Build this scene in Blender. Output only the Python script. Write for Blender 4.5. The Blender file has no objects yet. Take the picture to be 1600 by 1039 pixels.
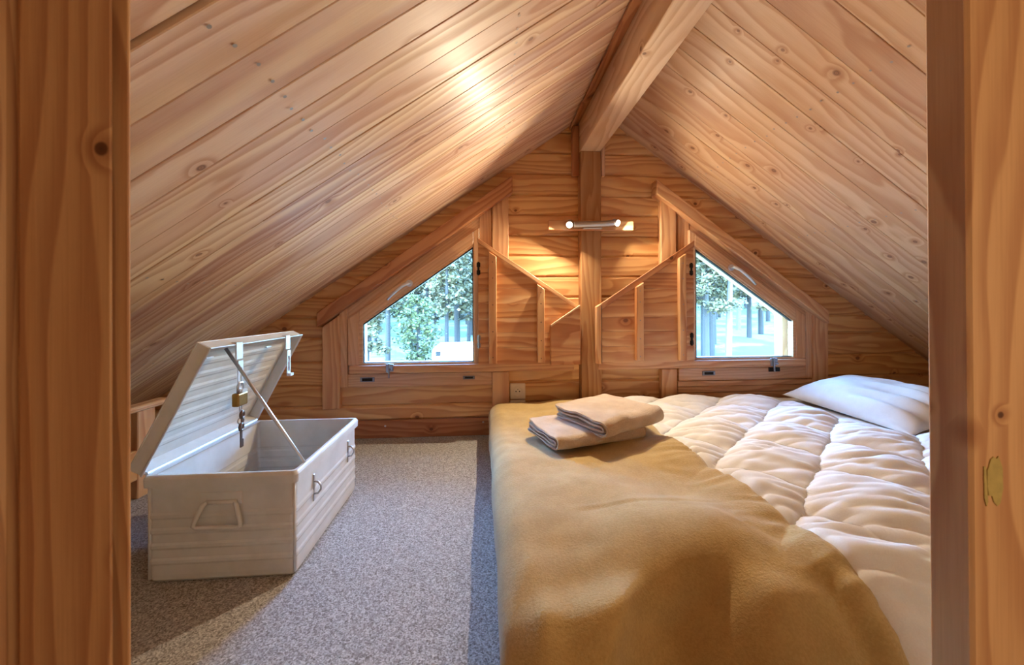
import bpy, bmesh, math, random
import numpy as np
from mathutils import Vector, Matrix, noise as mnoise

random.seed(7)
C = bpy.context.scene.collection
scn = bpy.context.scene

# ------------------------------------------------------------------ units
# the room was surveyed in units of 0.8 m, with the lens height as z = 0;
# everything is brought to metres and to floor level z = 0 at the very end
K = 0.8
FZ = -0.997                       # the floor in survey units

# ------------------------------------------------------------------ camera
cam_d = bpy.data.cameras.new('camera')
cam = bpy.data.objects.new('camera', cam_d); C.objects.link(cam)
right = Vector((0.99711811, -0.07570652, -0.00489958))
fwd = Vector((0.07572508, 0.9971218, 0.00371948))
up = Vector((0.00460389, -0.00407978, 0.99998108))
cam.matrix_world = Matrix((
    (right.x, up.x, -fwd.x, 0.0),
    (right.y, up.y, -fwd.y, 0.0),
    (right.z, up.z, -fwd.z, -FZ * K),
    (0, 0, 0, 1)))
cam_d.sensor_width = 36.0
cam_d.lens = 604.134 / 1600 * 36.0
cam_d.shift_y = (479.3 - 519.5) / 1600
cam_d.clip_start = 0.02
cam_d.clip_end = 500
cam_d.dof.use_dof = True
cam_d.dof.focus_distance = 2.2
cam_d.dof.aperture_fstop = 8.0
scn.camera = cam

# ------------------------------------------------------------------ view
scn.view_settings.view_transform = 'Standard'
scn.view_settings.look = 'None'
scn.view_settings.gamma = 1.0
scn.view_settings.use_curve_mapping = False
scn.view_settings.exposure = 0.4

# ------------------------------------------------------------------ sky
SKY = 12.5
world = bpy.data.worlds.new('sky'); scn.world = world
world.use_nodes = True
wn = world.node_tree.nodes; wl = world.node_tree.links
wn.clear()
wo = wn.new('ShaderNodeOutputWorld'); wb = wn.new('ShaderNodeBackground')
sk = wn.new('ShaderNodeTexSky'); sk.sky_type = 'NISHITA'; sk.sun_disc = False
sk.sun_elevation = math.radians(38); sk.sun_rotation = math.radians(200)
sk.air_density = 1.0; sk.dust_density = 0.6; sk.ozone_density = 1.6
wb.inputs['Strength'].default_value = SKY
wl.new(sk.outputs[0], wb.inputs['Color']); wl.new(wb.outputs[0], wo.inputs['Surface'])

# powers of the wall lamp's two bulbs and of the added landing fill
BULB_W = (16.5, 5.8)
BULB_COL = (1.0, 0.83, 0.60)
FILL_W = 11.5
FILL_COL = (1.0, 0.74, 0.46)

# ------------------------------------------------------------------ helpers
def lin(c):
    return tuple(((v / 255) / 12.92 if v / 255 <= 0.04045 else ((v / 255 + 0.055) / 1.055) ** 2.4) for v in c)

def col4(c):
    return (*lin(c), 1.0)

class MB:
    """collects geometry for one mesh"""
    def __init__(self):
        self.v = []; self.f = []
    def add(self, vs, fs):
        o = len(self.v)
        self.v += [tuple(p) for p in vs]
        self.f += [tuple(i + o for i in f) for f in fs]
        return self
    def box(self, a, b):
        x0, y0, z0 = a; x1, y1, z1 = b
        return self.add([(x0, y0, z0), (x1, y0, z0), (x1, y1, z0), (x0, y1, z0), (x0, y0, z1), (x1, y0, z1), (x1, y1, z1), (x0, y1, z1)],
                        [(0, 3, 2, 1), (4, 5, 6, 7), (0, 1, 5, 4), (1, 2, 6, 5), (2, 3, 7, 6), (3, 0, 4, 7)])
    def prism_y(self, poly, y0, y1):
        """polygon in x,z extruded from y0 (front) to y1"""
        n = len(poly)
        area = sum(poly[i][0] * poly[(i + 1) % n][1] - poly[(i + 1) % n][0] * poly[i][1] for i in range(n))
        if area < 0: poly = poly[::-1]
        vs = [(x, y0, z) for x, z in poly] + [(x, y1, z) for x, z in poly]
        fs = [tuple(range(n)), tuple(range(2 * n - 1, n - 1, -1))]
        for i in range(n):
            j = (i + 1) % n
            fs.append((i, n + i, n + j, j))
        return self.add(vs, fs)
    def prism(self, poly3, d):
        """planar 3D polygon extruded along d"""
        n = len(poly3); d = Vector(d); p = [Vector(q) for q in poly3]
        nrm = Vector((0, 0, 0))
        for i in range(n):
            nrm += p[i].cross(p[(i + 1) % n])
        if nrm.dot(d) > 0: p = p[::-1]
        vs = p + [q + d for q in p]
        fs = [tuple(range(n)), tuple(range(2 * n - 1, n - 1, -1))]
        for i in range(n):
            j = (i + 1) % n
            fs.append((i, n + i, n + j, j))
        return self.add(vs, fs)
    def tube(self, path, r, n=10, cap=True):
        P = [Vector(p) for p in path]; m = len(P)
        rr = r if isinstance(r, (list, tuple)) else [r] * m
        t0 = (P[1] - P[0]).normalized()
        a = Vector((0, 0, 1)) if abs(t0.z) < .9 else Vector((1, 0, 0))
        u = t0.cross(a).normalized(); vs = []; fs = []
        for i in range(m):
            t = (P[min(i + 1, m - 1)] - P[max(i - 1, 0)]).normalized()
            u = (u - t * u.dot(t)).normalized(); w = t.cross(u)
            for k in range(n):
                an = 2 * math.pi * k / n
                vs.append(P[i] + (u * math.cos(an) + w * math.sin(an)) * rr[i])
        for i in range(m - 1):
            for k in range(n):
                k2 = (k + 1) % n
                fs.append((i * n + k, i * n + k2, (i + 1) * n + k2, (i + 1) * n + k))
        if cap:
            fs.append(tuple(range(n - 1, -1, -1))); fs.append(tuple((m - 1) * n + k for k in range(n)))
        return self.add(vs, fs)
    def disc(self, c, nrm, r, n=14):
        c = Vector(c); t = Vector(nrm).normalized()
        a = Vector((0, 0, 1)) if abs(t.z) < .9 else Vector((1, 0, 0))
        u = t.cross(a).normalized(); w = t.cross(u)
        return self.add([c + (u * math.cos(2 * math.pi * k / n) + w * math.sin(2 * math.pi * k / n)) * r for k in range(n)], [tuple(range(n))])

def mesh_of(name, mb):
    me = bpy.data.meshes.new(name)
    me.from_pydata(mb.v, [], mb.f); me.update()
    return me

def obj(name, mb, mat=None, parent=None, loc=None, smooth=False, bevel=0.0, seg=1, label=None, kind=None):
    me = mb if isinstance(mb, bpy.types.Mesh) else mesh_of(name, mb)
    o = bpy.data.objects.new(name, me); C.objects.link(o)
    if mat: me.materials.append(mat)
    if parent: o.parent = parent
    if loc: o.location = loc
    if smooth: me.polygons.foreach_set('use_smooth', [True] * len(me.polygons))
    if bevel:
        m = o.modifiers.new('bevel', 'BEVEL'); m.width = bevel; m.segments = seg; m.limit_method = 'ANGLE'; m.angle_limit = math.radians(35)
    if label: o['label'] = label
    if kind: o['kind'] = kind
    return o

def empty(name, loc=(0, 0, 0)):
    o = bpy.data.objects.new(name, None); C.objects.link(o); o.location = loc; o.empty_display_size = .05
    return o

def tag(o, label, cat=None, group=None, kind=None):
    o['label'] = label
    if cat: o['category'] = cat
    if group: o['group'] = group
    if kind: o['kind'] = kind
    return o

def grain(o, d=(1, 0, 0), up_=(0, 0, 1), off=None):
    """store wood coordinates (along, across, deep) in metres, each piece cut from its own place in the tree"""
    me = o.data
    d = Vector(d).normalized(); a = Vector(up_); a = (a - d * a.dot(d)).normalized(); c = d.cross(a)
    if off is None:
        off = (random.uniform(-40, 40), random.uniform(-40, 40), random.uniform(-9, 9))
    n = len(me.vertices); co = np.empty(n * 3); me.vertices.foreach_get('co', co); co = co.reshape(n, 3)
    M = np.array([d[:], a[:], c[:]])
    g = co @ M.T * K + np.array(off)
    at = me.attributes.new('gco', 'FLOAT_VECTOR', 'POINT'); at.data.foreach_set('vector', g.astype(np.float32).ravel())
    at = me.attributes.new('tone', 'FLOAT', 'POINT'); at.data.foreach_set('value', np.full(n, random.random(), dtype=np.float32))
    return o

# ------------------------------------------------------------------ materials
def new_mat(name):
    m = bpy.data.materials.new(name); m.use_nodes = True
    nt = m.node_tree; b = nt.nodes['Principled BSDF']
    return m, nt, b

class NT:
    def __init__(self, nt): self.nt = nt
    def n(self, t, **kw):
        nd = self.nt.nodes.new(t)
        for k, v in kw.items(): setattr(nd, k, v)
        return nd
    def link(self, a, b): self.nt.links.new(a, b)
    def set(self, s, v):
        if hasattr(v, 'is_linked') or isinstance(v, bpy.types.NodeSocket): self.link(v, s)
        else: s.default_value = v
    def math(self, op, a, b=0.0, c=0.0, clamp=False):
        nd = self.n('ShaderNodeMath', operation=op); nd.use_clamp = clamp
        self.set(nd.inputs[0], a); self.set(nd.inputs[1], b)
        if op in ('MULTIPLY_ADD', 'SMOOTH_MIN', 'COMPARE'): self.set(nd.inputs[2], c)
        return nd.outputs[0]
    def mix(self, f, a, b, blend='MIX'):
        nd = self.n('ShaderNodeMix', data_type='RGBA', blend_type=blend)
        self.set(nd.inputs[0], f); self.set(nd.inputs[6], a); self.set(nd.inputs[7], b)
        return nd.outputs[2]
    def comb(self, x, y, z):
        nd = self.n('ShaderNodeCombineXYZ')
        self.set(nd.inputs[0], x); self.set(nd.inputs[1], y); self.set(nd.inputs[2], z)
        return nd.outputs[0]
    def noise(self, vec, scale=1.0, detail=2.0, rough=.5, dist=0.0):
        nd = self.n('ShaderNodeTexNoise')
        self.link(vec, nd.inputs['Vector'])
        nd.inputs['Scale'].default_value = scale; nd.inputs['Detail'].default_value = detail
        nd.inputs['Roughness'].default_value = rough; nd.inputs['Distortion'].default_value = dist
        return nd.outputs[0]
    def ramp(self, f, stops):
        nd = self.n('ShaderNodeValToRGB')
        el = nd.color_ramp.elements
        el[0].position, el[0].color = stops[0]
        el[1].position, el[1].color = stops[-1]
        for p, c in stops[1:-1]:
            e = el.new(p); e.color = c
        self.link(f, nd.inputs[0])
        return nd.outputs[0]
    def sstep(self, v, a, b, lo=0.0, hi=1.0):
        nd = self.n('ShaderNodeMapRange', interpolation_type='SMOOTHSTEP')
        self.set(nd.inputs[0], v)
        nd.inputs[1].default_value = a; nd.inputs[2].default_value = b
        nd.inputs[3].default_value = lo; nd.inputs[4].default_value = hi
        return nd.outputs[0]

def wood(name, tones, late, sap, knot=(70, 42, 26), rough=.45, rings=26.0, knots=.35, kscale=5.0, sapamt=.5, ringamt=.55, coat=0.0, wavy=9.0, ksize=1.0):
    m, nt, b = new_mat(name); T = NT(nt)
    at = T.n('ShaderNodeAttribute', attribute_name='gco')
    tn = T.n('ShaderNodeAttribute', attribute_name='tone')
    sp = T.n('ShaderNodeSeparateXYZ'); T.link(at.outputs['Vector'], sp.inputs[0])
    a, w, d = sp.outputs
    # knots
    kv = T.n('ShaderNodeTexVoronoi', voronoi_dimensions='2D', feature='F1')
    wob = T.noise(T.comb(T.math('MULTIPLY', a, 7.0), T.math('MULTIPLY', w, 16.0), d), 1.0, 1.0)
    ka = T.math('MULTIPLY_ADD', wob, .02, a)
    T.link(T.comb(T.math('MULTIPLY', ka, .8), w, 0.0), kv.inputs['Vector']); kv.inputs['Scale'].default_value = kscale
    kd = T.math('DIVIDE', kv.outputs['Distance'], kscale)                  # metres
    kc = T.n('ShaderNodeSeparateColor'); T.link(kv.outputs['Color'], kc.inputs[0])
    kmask = T.math('LESS_THAN', kc.outputs[0], knots)
    kr = T.math('MULTIPLY_ADD', kc.outputs[1], .008 * ksize, .0045 * ksize)                # knot radius
    kin = T.math('MULTIPLY', T.sstep(T.math('DIVIDE', kd, kr), .75, 1.25, 1.0, 0.0), kmask)
    halo = T.math('MULTIPLY', T.sstep(T.math('DIVIDE', kd, kr), .8, 4.5, 1.0, 0.0), kmask)
    # growth rings
    n1 = T.noise(T.comb(T.math('MULTIPLY', a, .75), T.math('MULTIPLY', w, 5.0), T.math('MULTIPLY', d, 5.0)), 1.0, 2.0, .45)
    n2 = T.noise(T.comb(T.math('MULTIPLY', a, 3.5), T.math('MULTIPLY', w, 14.0), d), 1.0, 2.0)
    ph = T.math('MULTIPLY_ADD', n1, wavy, T.math('MULTIPLY', w, rings))
    ph = T.math('MULTIPLY_ADD', n2, 1.0, ph)
    ph = T.math('MULTIPLY_ADD', halo, .9, ph)
    saw = T.math('FRACT', ph)
    ring = T.math('MULTIPLY', T.sstep(saw, .12, .86), T.sstep(saw, .86, 1.0, 1.0, 0.0))
    # broad colour
    pool = T.noise(T.comb(T.math('MULTIPLY', a, .35), T.math('MULTIPLY', w, 10.0), T.math('MULTIPLY', d, 3.0)), 1.0, 2.0, .5)
    fine = T.noise(T.comb(T.math('MULTIPLY', a, 9.0), T.math('MULTIPLY', w, 320.0), T.math('MULTIPLY', d, 320.0)), 1.0, 2.0, .6)
    st = [(i / (len(tones) - 1), col4(c)) for i, c in enumerate(tones)]
    base = T.ramp(tn.outputs['Fac'], st)
    c1 = T.mix(T.math('MULTIPLY', T.sstep(pool, .50, .60), sapamt), base, col4(sap))
    c1 = T.mix(T.math('MULTIPLY', ring, ringamt), c1, col4(late), 'MULTIPLY')
    c1 = T.mix(T.sstep(fine, .35, .75, 0.0, .14), c1, col4(late), 'MULTIPLY')
    c1 = T.mix(T.math('MULTIPLY', halo, .35), c1, col4(late), 'MULTIPLY')
    kring = T.math('PINGPONG', T.math('MULTIPLY', kd, 320.0), 1.0)
    kcol = T.mix(kring, col4(knot), col4(tuple(min(255, int(v * 1.45)) for v in knot)))
    c1 = T.mix(T.math('MULTIPLY', kin, .9), c1, kcol)
    T.link(c1, b.inputs['Base Color'])
    T.link(T.math('MULTIPLY_ADD', ring, .10, rough), b.inputs['Roughness'])
    b.inputs['Specular IOR Level'].default_value = .45
    if coat:
        b.inputs['Coat Weight'].default_value = coat; b.inputs['Coat Roughness'].default_value = .34
    bp = T.n('ShaderNodeBump'); bp.inputs['Strength'].default_value = .25; bp.inputs['Distance'].default_value = .0015
    T.link(T.math('MULTIPLY_ADD', fine, .5, T.math('MULTIPLY', ring, .5)), bp.inputs['Height'])
    T.link(bp.outputs[0], b.inputs['Normal'])
    return m

def plain(name, c, rough=.5, metal=0.0, bump=0.0, bscale=200.0, spec=.5, var=0.0):
    m, nt, b = new_mat(name); T = NT(nt)
    b.inputs['Base Color'].default_value = col4(c); b.inputs['Roughness'].default_value = rough
    b.inputs['Metallic'].default_value = metal; b.inputs['Specular IOR Level'].default_value = spec
    if bump or var:
        tc = T.n('ShaderNodeTexCoord'); nz = T.noise(tc.outputs['Object'], bscale, 3.0, .6)
        if bump:
            bp = T.n('ShaderNodeBump'); bp.inputs['Strength'].default_value = bump; bp.inputs['Distance'].default_value = .002
            T.link(nz, bp.inputs['Height']); T.link(bp.outputs[0], b.inputs['Normal'])
        if var:
            dk = tuple(int(v * (1 - var)) for v in c)
            T.link(T.mix(nz, col4(dk), col4(c)), b.inputs['Base Color'])
    return m

M = {}
M['ceil'] = wood('larch_boarding', [(212, 180, 154), (232, 206, 178), (194, 156, 132), (222, 190, 160), (186, 148, 128), (228, 198, 168)], (206, 164, 132), (232, 208, 172),
                 knot=(110, 78, 58), rough=.5, rings=16, knots=.30, kscale=4.0, sapamt=.85, ringamt=.60, coat=.16, wavy=7.0)
M['ceil2'] = wood('larch_boarding_knotty', [(214, 178, 142), (202, 164, 130), (220, 186, 148), (196, 156, 122)], (206, 166, 130), (230, 202, 160),
                  knot=(104, 70, 48), rough=.46, rings=16, knots=.60, kscale=6.0, sapamt=.6, ringamt=.5, coat=.06, wavy=6.0)
M['log'] = wood('larch_logs', [(218, 172, 116), (226, 180, 124), (208, 160, 106), (222, 174, 114)], (196, 144, 98), (228, 188, 128),
                knot=(86, 48, 24), rough=.42, rings=18, knots=.35, kscale=4.5, sapamt=.35, ringamt=.55)
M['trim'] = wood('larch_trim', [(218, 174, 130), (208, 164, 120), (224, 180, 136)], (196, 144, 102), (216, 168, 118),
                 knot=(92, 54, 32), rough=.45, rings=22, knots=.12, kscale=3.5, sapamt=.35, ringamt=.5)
M['post'] = wood('post_larch', [(176, 134, 90), (170, 128, 86)], (196, 148, 104), (190, 150, 104), knot=(86, 54, 34), rough=.5, rings=14, knots=.2, kscale=5, sapamt=.3, ringamt=.5)
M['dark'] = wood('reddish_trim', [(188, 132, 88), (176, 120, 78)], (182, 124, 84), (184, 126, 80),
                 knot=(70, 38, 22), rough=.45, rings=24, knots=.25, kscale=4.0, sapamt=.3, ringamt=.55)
M['frame'] = wood('window_frame_pine', [(222, 180, 138), (214, 170, 128)], (200, 150, 110), (214, 170, 124),
                  rough=.38, rings=40, knots=.0, sapamt=.4, ringamt=.3, coat=.2)
M['beam'] = wood('ridge_beam_larch', [(222, 192, 158), (216, 186, 152)], (204, 164, 126), (226, 196, 156),
                 knot=(92, 60, 40), rough=.5, rings=14, knots=.30, kscale=6, sapamt=.4, ringamt=.45)
M['case'] = wood('door_casing_larch', [(220, 178, 132), (212, 168, 122)], (172, 110, 66), (206, 146, 90),
                 knot=(64, 34, 18), rough=.5, rings=36, knots=.3, kscale=7, sapamt=.3, ringamt=.42, wavy=18, ksize=.45)
M['shut'] = wood('shutter_boards', [(200, 144, 92), (212, 160, 106), (186, 128, 80), (206, 150, 98)], (196, 144, 100), (228, 190, 142),
                 knot=(84, 46, 26), rough=.42, rings=20, knots=.18, kscale=4.5, sapamt=.6, ringamt=.6, coat=.1)
M['steel'] = plain('brushed_steel', (190, 190, 192), .32, 1.0)
M['bright'] = plain('pale_metal', (214, 216, 220), .35, .6)
M['zinc'] = plain('zinc_hardware', (150, 150, 152), .4, 1.0)
M['black'] = plain('black_iron', (26, 24, 24), .5, .4)
M['gasket'] = plain('rubber_gasket', (34, 38, 44), .6)
M['brass'] = plain('worn_brass', (176, 132, 66), .35, .9, var=.3, bscale=60)
M['key'] = plain('dull_key_metal', (104, 82, 70), .4, .8)
M['plastic'] = plain('cream_plastic', (226, 214, 196), .4)
M['hole'] = plain('dark_void', (20, 16, 14), .8)
M['nail'] = plain('nail_metal', (168, 160, 152), .35, .9)
M['resin'] = plain('pale_filler', (206, 186, 112), .6, bump=.5, bscale=90, var=.25)
M['skirt'] = plain('grey_bed_base', (150, 150, 152), .9)

def trunk_paint():
    m, nt, b = new_mat('trunk_paint'); T = NT(nt)
    tc = T.n('ShaderNodeTexCoord')
    n1 = T.noise(tc.outputs['Object'], 9.0, 4.0, .6); n2 = T.noise(tc.outputs['Object'], 240.0, 2.0, .5)
    c = T.mix(T.sstep(n1, .35, .7), col4((210, 208, 203)), col4((198, 196, 190)))
    T.link(c, b.inputs['Base Color']); b.inputs['Roughness'].default_value = .42
    bp = T.n('ShaderNodeBump'); bp.inputs['Strength'].default_value = .08; bp.inputs['Distance'].default_value = .001
    T.link(n2, bp.inputs['Height']); T.link(bp.outputs[0], b.inputs['Normal'])
    return m
M['trunk'] = trunk_paint()

def fabric(name, c, c2, sc, bump, rough=.95, sheen=.4, weave=False, dist=.004):
    m, nt, b = new_mat(name); T = NT(nt)
    tc = T.n('ShaderNodeTexCoord')
    n1 = T.noise(tc.outputs['Object'], sc, 3.0, .65); n2 = T.noise(tc.outputs['Object'], sc * .08, 3.0, .5)
    f = T.math('MULTIPLY_ADD', n2, .45, T.math('MULTIPLY', n1, .55))
    T.link(T.mix(T.sstep(f, .35, .65), col4(c2), col4(c)), b.inputs['Base Color'])
    b.inputs['Roughness'].default_value = rough; b.inputs['Specular IOR Level'].default_value = .15
    b.inputs['Sheen Weight'].default_value = sheen; b.inputs['Sheen Roughness'].default_value = .45
    bp = T.n('ShaderNodeBump'); bp.inputs['Strength'].default_value = bump; bp.inputs['Distance'].default_value = dist
    T.link(n1, bp.inputs['Height']); T.link(bp.outputs[0], b.inputs['Normal'])
    return m
M['fleece'] = fabric('camel_fleece', (184, 157, 104), (168, 141, 90), 170.0, .45, sheen=.25)
M['cotton'] = fabric('white_cotton', (222, 220, 216), (214, 211, 207), 300.0, .06, rough=.85, sheen=.1)
M['pillowc'] = fabric('white_pillowcase', (208, 205, 200), (200, 197, 192), 300.0, .06, rough=.8, sheen=.1)
M['towel'] = fabric('beige_terry', (212, 190, 164), (190, 167, 141), 260.0, 1.0, sheen=.5)
M['tagc'] = plain('white_label_cloth', (238, 238, 238), .8)

def carpet():
    m, nt, b = new_mat('loop_carpet'); T = NT(nt)
    tc = T.n('ShaderNodeTexCoord')
    v = T.n('ShaderNodeTexVoronoi', feature='F1'); T.link(tc.outputs['Object'], v.inputs['Vector']); v.inputs['Scale'].default_value = 300.0
    sc = T.n('ShaderNodeSeparateColor'); T.link(v.outputs['Color'], sc.inputs[0])
    n = T.noise(tc.outputs['Object'], 90.0, 3.0, .7)
    f = T.math('MULTIPLY_ADD', sc.outputs[0], .55, T.math('MULTIPLY', n, .5))
    c = T.ramp(f, [(.20, col4((112, 106, 100))), (.45, col4((154, 148, 142))), (.62, col4((176, 171, 165))), (.85, col4((206, 202, 196)))])
    T.link(c, b.inputs['Base Color']); b.inputs['Roughness'].default_value = 1.0; b.inputs['Specular IOR Level'].default_value = .1
    bp = T.n('ShaderNodeBump'); bp.inputs['Strength'].default_value = .9; bp.inputs['Distance'].default_value = .004
    T.link(f, bp.inputs['Height']); T.link(bp.outputs[0], b.inputs['Normal'])
    return m
M['carpet'] = carpet()

def glass():
    m = bpy.data.materials.new('window_glass'); m.use_nodes = True; nt = m.node_tree; nt.nodes.clear(); T = NT(nt)
    o = T.n('ShaderNodeOutputMaterial'); tr = T.n('ShaderNodeBsdfTransparent'); gl = T.n('ShaderNodeBsdfGlossy')
    tr.inputs[0].default_value = (.67, .88, 1.0, 1); gl.inputs['Roughness'].default_value = .02  # blue cast of the daylight is put into the pane's tint
    fr = T.n('ShaderNodeFresnel'); fr.inputs[0].default_value = 1.45
    mx = T.n('ShaderNodeMixShader'); T.link(T.math('MULTIPLY', fr.outputs[0], .8), mx.inputs[0]); T.link(tr.outputs[0], mx.inputs[1]); T.link(gl.outputs[0], mx.inputs[2])
    T.link(mx.outputs[0], o.inputs[0])
    return m
M['glass'] = glass()

def emit(name, c, s):
    m = bpy.data.materials.new(name); m.use_nodes = True; nt = m.node_tree; nt.nodes.clear(); T = NT(nt)
    o = T.n('ShaderNodeOutputMaterial'); e = T.n('ShaderNodeEmission'); e.inputs[0].default_value = (*c, 1); e.inputs[1].default_value = s
    T.link(e.outputs[0], o.inputs[0]); return m
M['bulb'] = emit('lit_bulb', (1.0, .88, .66), 14.0)

M['wall_in'] = M['log']
M['roofing'] = plain('roof_deck', (96, 66, 44), .8)

# ------------------------------------------------------------------ roof geometry
XL0, ZL0, SL = 0.768, 1.497, 0.681       # left slope:  z = ZL0 + SL (x - XL0)
XR0, ZR0, SR = 1.104, 1.457, 0.711       # right slope: z = ZR0 - SR (x - XR0)
def zl(x): return ZL0 + SL * (x - XL0)
def zr(x): return ZR0 - SR * (x - XR0)
XAP = (ZR0 + SR * XR0 - ZL0 + SL * XL0) / (SL + SR)
def xl_at(z): return XL0 + (z - ZL0) / SL
def xr_at(z): return XR0 + (ZR0 - z) / SR
YB, YW = -1.9, 3.05                      # landing end, log face of the gable
XLK, XRK = -2.45, 4.15                   # knee walls under the eaves

# ------------------------------------------------------------------ floor
f = MB(); f.box((-3.0, YB - .1, FZ - .12), (4.7, 3.25, FZ))
fl = obj('floor', f, M['carpet'], kind='structure'); fl['label'] = 'grey beige loop pile carpet over the whole loft'

# ------------------------------------------------------------------ ceilings
def ceiling(side):
    if side == 'left':
        d = Vector((1, 0, SL)).normalized(); x0, x1 = -3.0, XAP - .02
        base = lambda x: Vector((x, 0, zl(x))); nrm = Vector((SL, 0, -1)).normalized()
        ys = [-1.9, -1.4, -.9, -.4, .1, .36, .515, .665, .811, .955, 1.10, 1.217, 1.365, 1.508, 1.66, 1.805, 1.955, 2.10, 2.25, 2.40, 2.55, 2.70, 2.85, 3.10]
        mat = M['ceil']; lab = 'sloping ceiling of pale larch boards on the left of the ridge beam'
    else:
        d = Vector((-1, 0, SR)).normalized(); x0, x1 = 4.7, XAP + .02
        base = lambda x: Vector((x, 0, zr(x))); nrm = Vector((-SR, 0, -1)).normalized()
        ys = [-1.9, -1.4, -.9, -.4, .1, .40, .58, .73, .88, 1.03, 1.17, 1.31, 1.45, 1.61, 1.775, 1.93, 2.085, 2.24, 2.43, 2.585, 2.735, 2.88, 3.10]
        mat = M['ceil2']; lab = 'sloping ceiling of knotty larch boards on the right of the ridge beam'
    A, B = base(x0), base(x1)
    out = -nrm
    deck = MB()
    for k in (0,):
        p = [A + out * .034, B + out * .034]
        deck.prism([(p[0].x, YB - .1, p[0].z), (p[1].x, YB - .1, p[1].z), (p[1].x, 3.42, p[1].z), (p[0].x, 3.42, p[0].z)], out * .12)
    root = obj('ceiling_' + side, deck, M['roofing'], kind='structure'); root['label'] = lab
    for i in range(len(ys) - 1):
        y0, y1 = ys[i], ys[i + 1]
        gap0 = gap1 = .0006
        if side == 'left' and abs(y1 - .811) < 1e-6: gap1 = .016
        if side == 'left' and abs(y0 - 1.508) < 1e-6: gap0 = .004
        if side == 'left' and abs(y0 - 1.10) < 1e-6: gap0 = .0035
        lift = random.uniform(0, .0022)
        mb = MB()
        a, b_ = A + out * lift, B + out * lift
        mb.prism([(a.x, y0 + gap0, a.z), (b_.x, y0 + gap0, b_.z), (b_.x, y1 - gap1, b_.z), (a.x, y1 - gap1, a.z)], out * .03)
        p = obj('plank', mb, mat, root, bevel=.0022)
        grain(p, d, (0, 1, 0))
    # nail heads in rows where rafters run behind
    nm = MB()
    L = (B - A).length
    for s in ([.9, 1.75, 2.6, 3.35] if side == 'left' else [.95, 1.8, 2.65, 3.3]):
        for i in range(5, len(ys) - 1):
            for q in (.25, .72):
                y = ys[i] + (ys[i + 1] - ys[i]) * q
                c = A + d * (L - s + random.uniform(-.012, .012)) + Vector((0, y, 0)) + nrm * .0012
                nm.disc(c, nrm, .0055, 8)
    o = obj('nail_heads', nm, M['nail'], root, kind='stuff')
    return root
ceiling('left'); ceiling('right')

# ridge beam, and the cover strip beside it
b = MB(); b.box((.767, YB, 1.227), (.929, YW, 1.60))
o = obj('ridge_beam', b, M['beam'], kind='structure', bevel=.004); grain(o, (0, 1, 0), (1, 0, .8)); o['label'] = 'square larch ridge beam running out from the gable wall'
b = MB(); xa = .70
b.prism([(xa, YB, zl(xa) - .002), (.768, YB, zl(.768) - .002), (.768, YB, zl(.768) - .034), (xa, YB, zl(xa) - .026)], (0, YW - YB, 0))
o = obj('trim_1', b, M['dark'], kind='structure', bevel=.002); grain(o, (0, 1, 0)); o['label'] = 'thin wooden strip along the left side of the ridge beam'

# ------------------------------------------------------------------ gable wall of logs
WL = dict(xi=-.072, sg=-1); WR = dict(xi=1.715, sg=1)          # inner glass edge, outward direction
SG = .832                                                      # glass width
def zg(s): return .476 - .708 * s                              # sloping glass edge
seams = [1.72, 1.57, 1.405, 1.24, 1.072, .901, .745, .578, .415, .25, .088, -.07, -.222, -.405, -.584, -.745, -.857]
wall = empty('wall_far', (0, 0, 0)); wall['kind'] = 'structure'; wall['label'] = 'gable wall of squared larch logs with two sloping windows'
OB = -.584                                                      # opening bottom (on a seam)
def opening(W, z):
    """x range of the window opening in the logs at height z"""
    s_out = .955
    zt = zg(0) + .14
    s = min(s_out, (zt - z) / .708)
    if z < OB - 1e-6 or s < -.10: return None
    a, b_ = W['xi'] + W['sg'] * -.10, W['xi'] + W['sg'] * s
    return (min(a, b_), max(a, b_))
def strips(z0, z1):
    """solid x-spans of one log course as rows of (z, xl, xr)"""
    zs = [z0, z1]
    for W in (WL, WR):
        for zk in (zg(.955 - 0) + .14 - .0, zg(0) + .14 + .0708):
            if z0 + 1e-4 < zk < z1 - 1e-4: zs.append(zk)
    zs = sorted(set(zs))
    return zs
def log_piece(fx, z0, z1, lab=None):
    """fx(z) -> (xl, xr); bevelled log with V joints, front face at YW"""
    zs = strips(z0, z1)
    g = 0.0
    lev = [z0 + g] + zs[1:-1] + [z1 - g]
    c = .014
    mb = MB(); vs = []; fs = []
    prof = [(lev[0], .016), (lev[0] + c, 0.0)] + [(z, 0.0) for z in lev[1:-1] if lev[0] + c < z < lev[-1] - c] + [(lev[-1] - c, 0.0), (lev[-1], .016)]
    rows = []
    for z, dy in prof:
        xa, xb = fx(z)
        if xb - xa < .002: xb = xa + .002
        o = len(vs); vs += [(xa, YW + dy, z), (xb, YW + dy, z), (xa, YW + .17, z), (xb, YW + .17, z)]
        rows.append(o)
    for i in range(len(rows) - 1):
        p, q = rows[i], rows[i + 1]
        fs += [(p, p + 1, q + 1, q), (p + 3, p + 2, q + 2, q + 3), (p + 2, p, q, q + 2), (p + 1, p + 3, q + 3, q + 1)]
    p, q = rows[0], rows[-1]
    fs += [(p, p + 2, p + 3, p + 1), (q, q + 1, q + 3, q + 2)]
    mb.add(vs, fs)
    o = obj('log', mb, M['log'], wall)
    grain(o, (1, 0, 0), (0, 0, 1))
cx = .858
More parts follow.
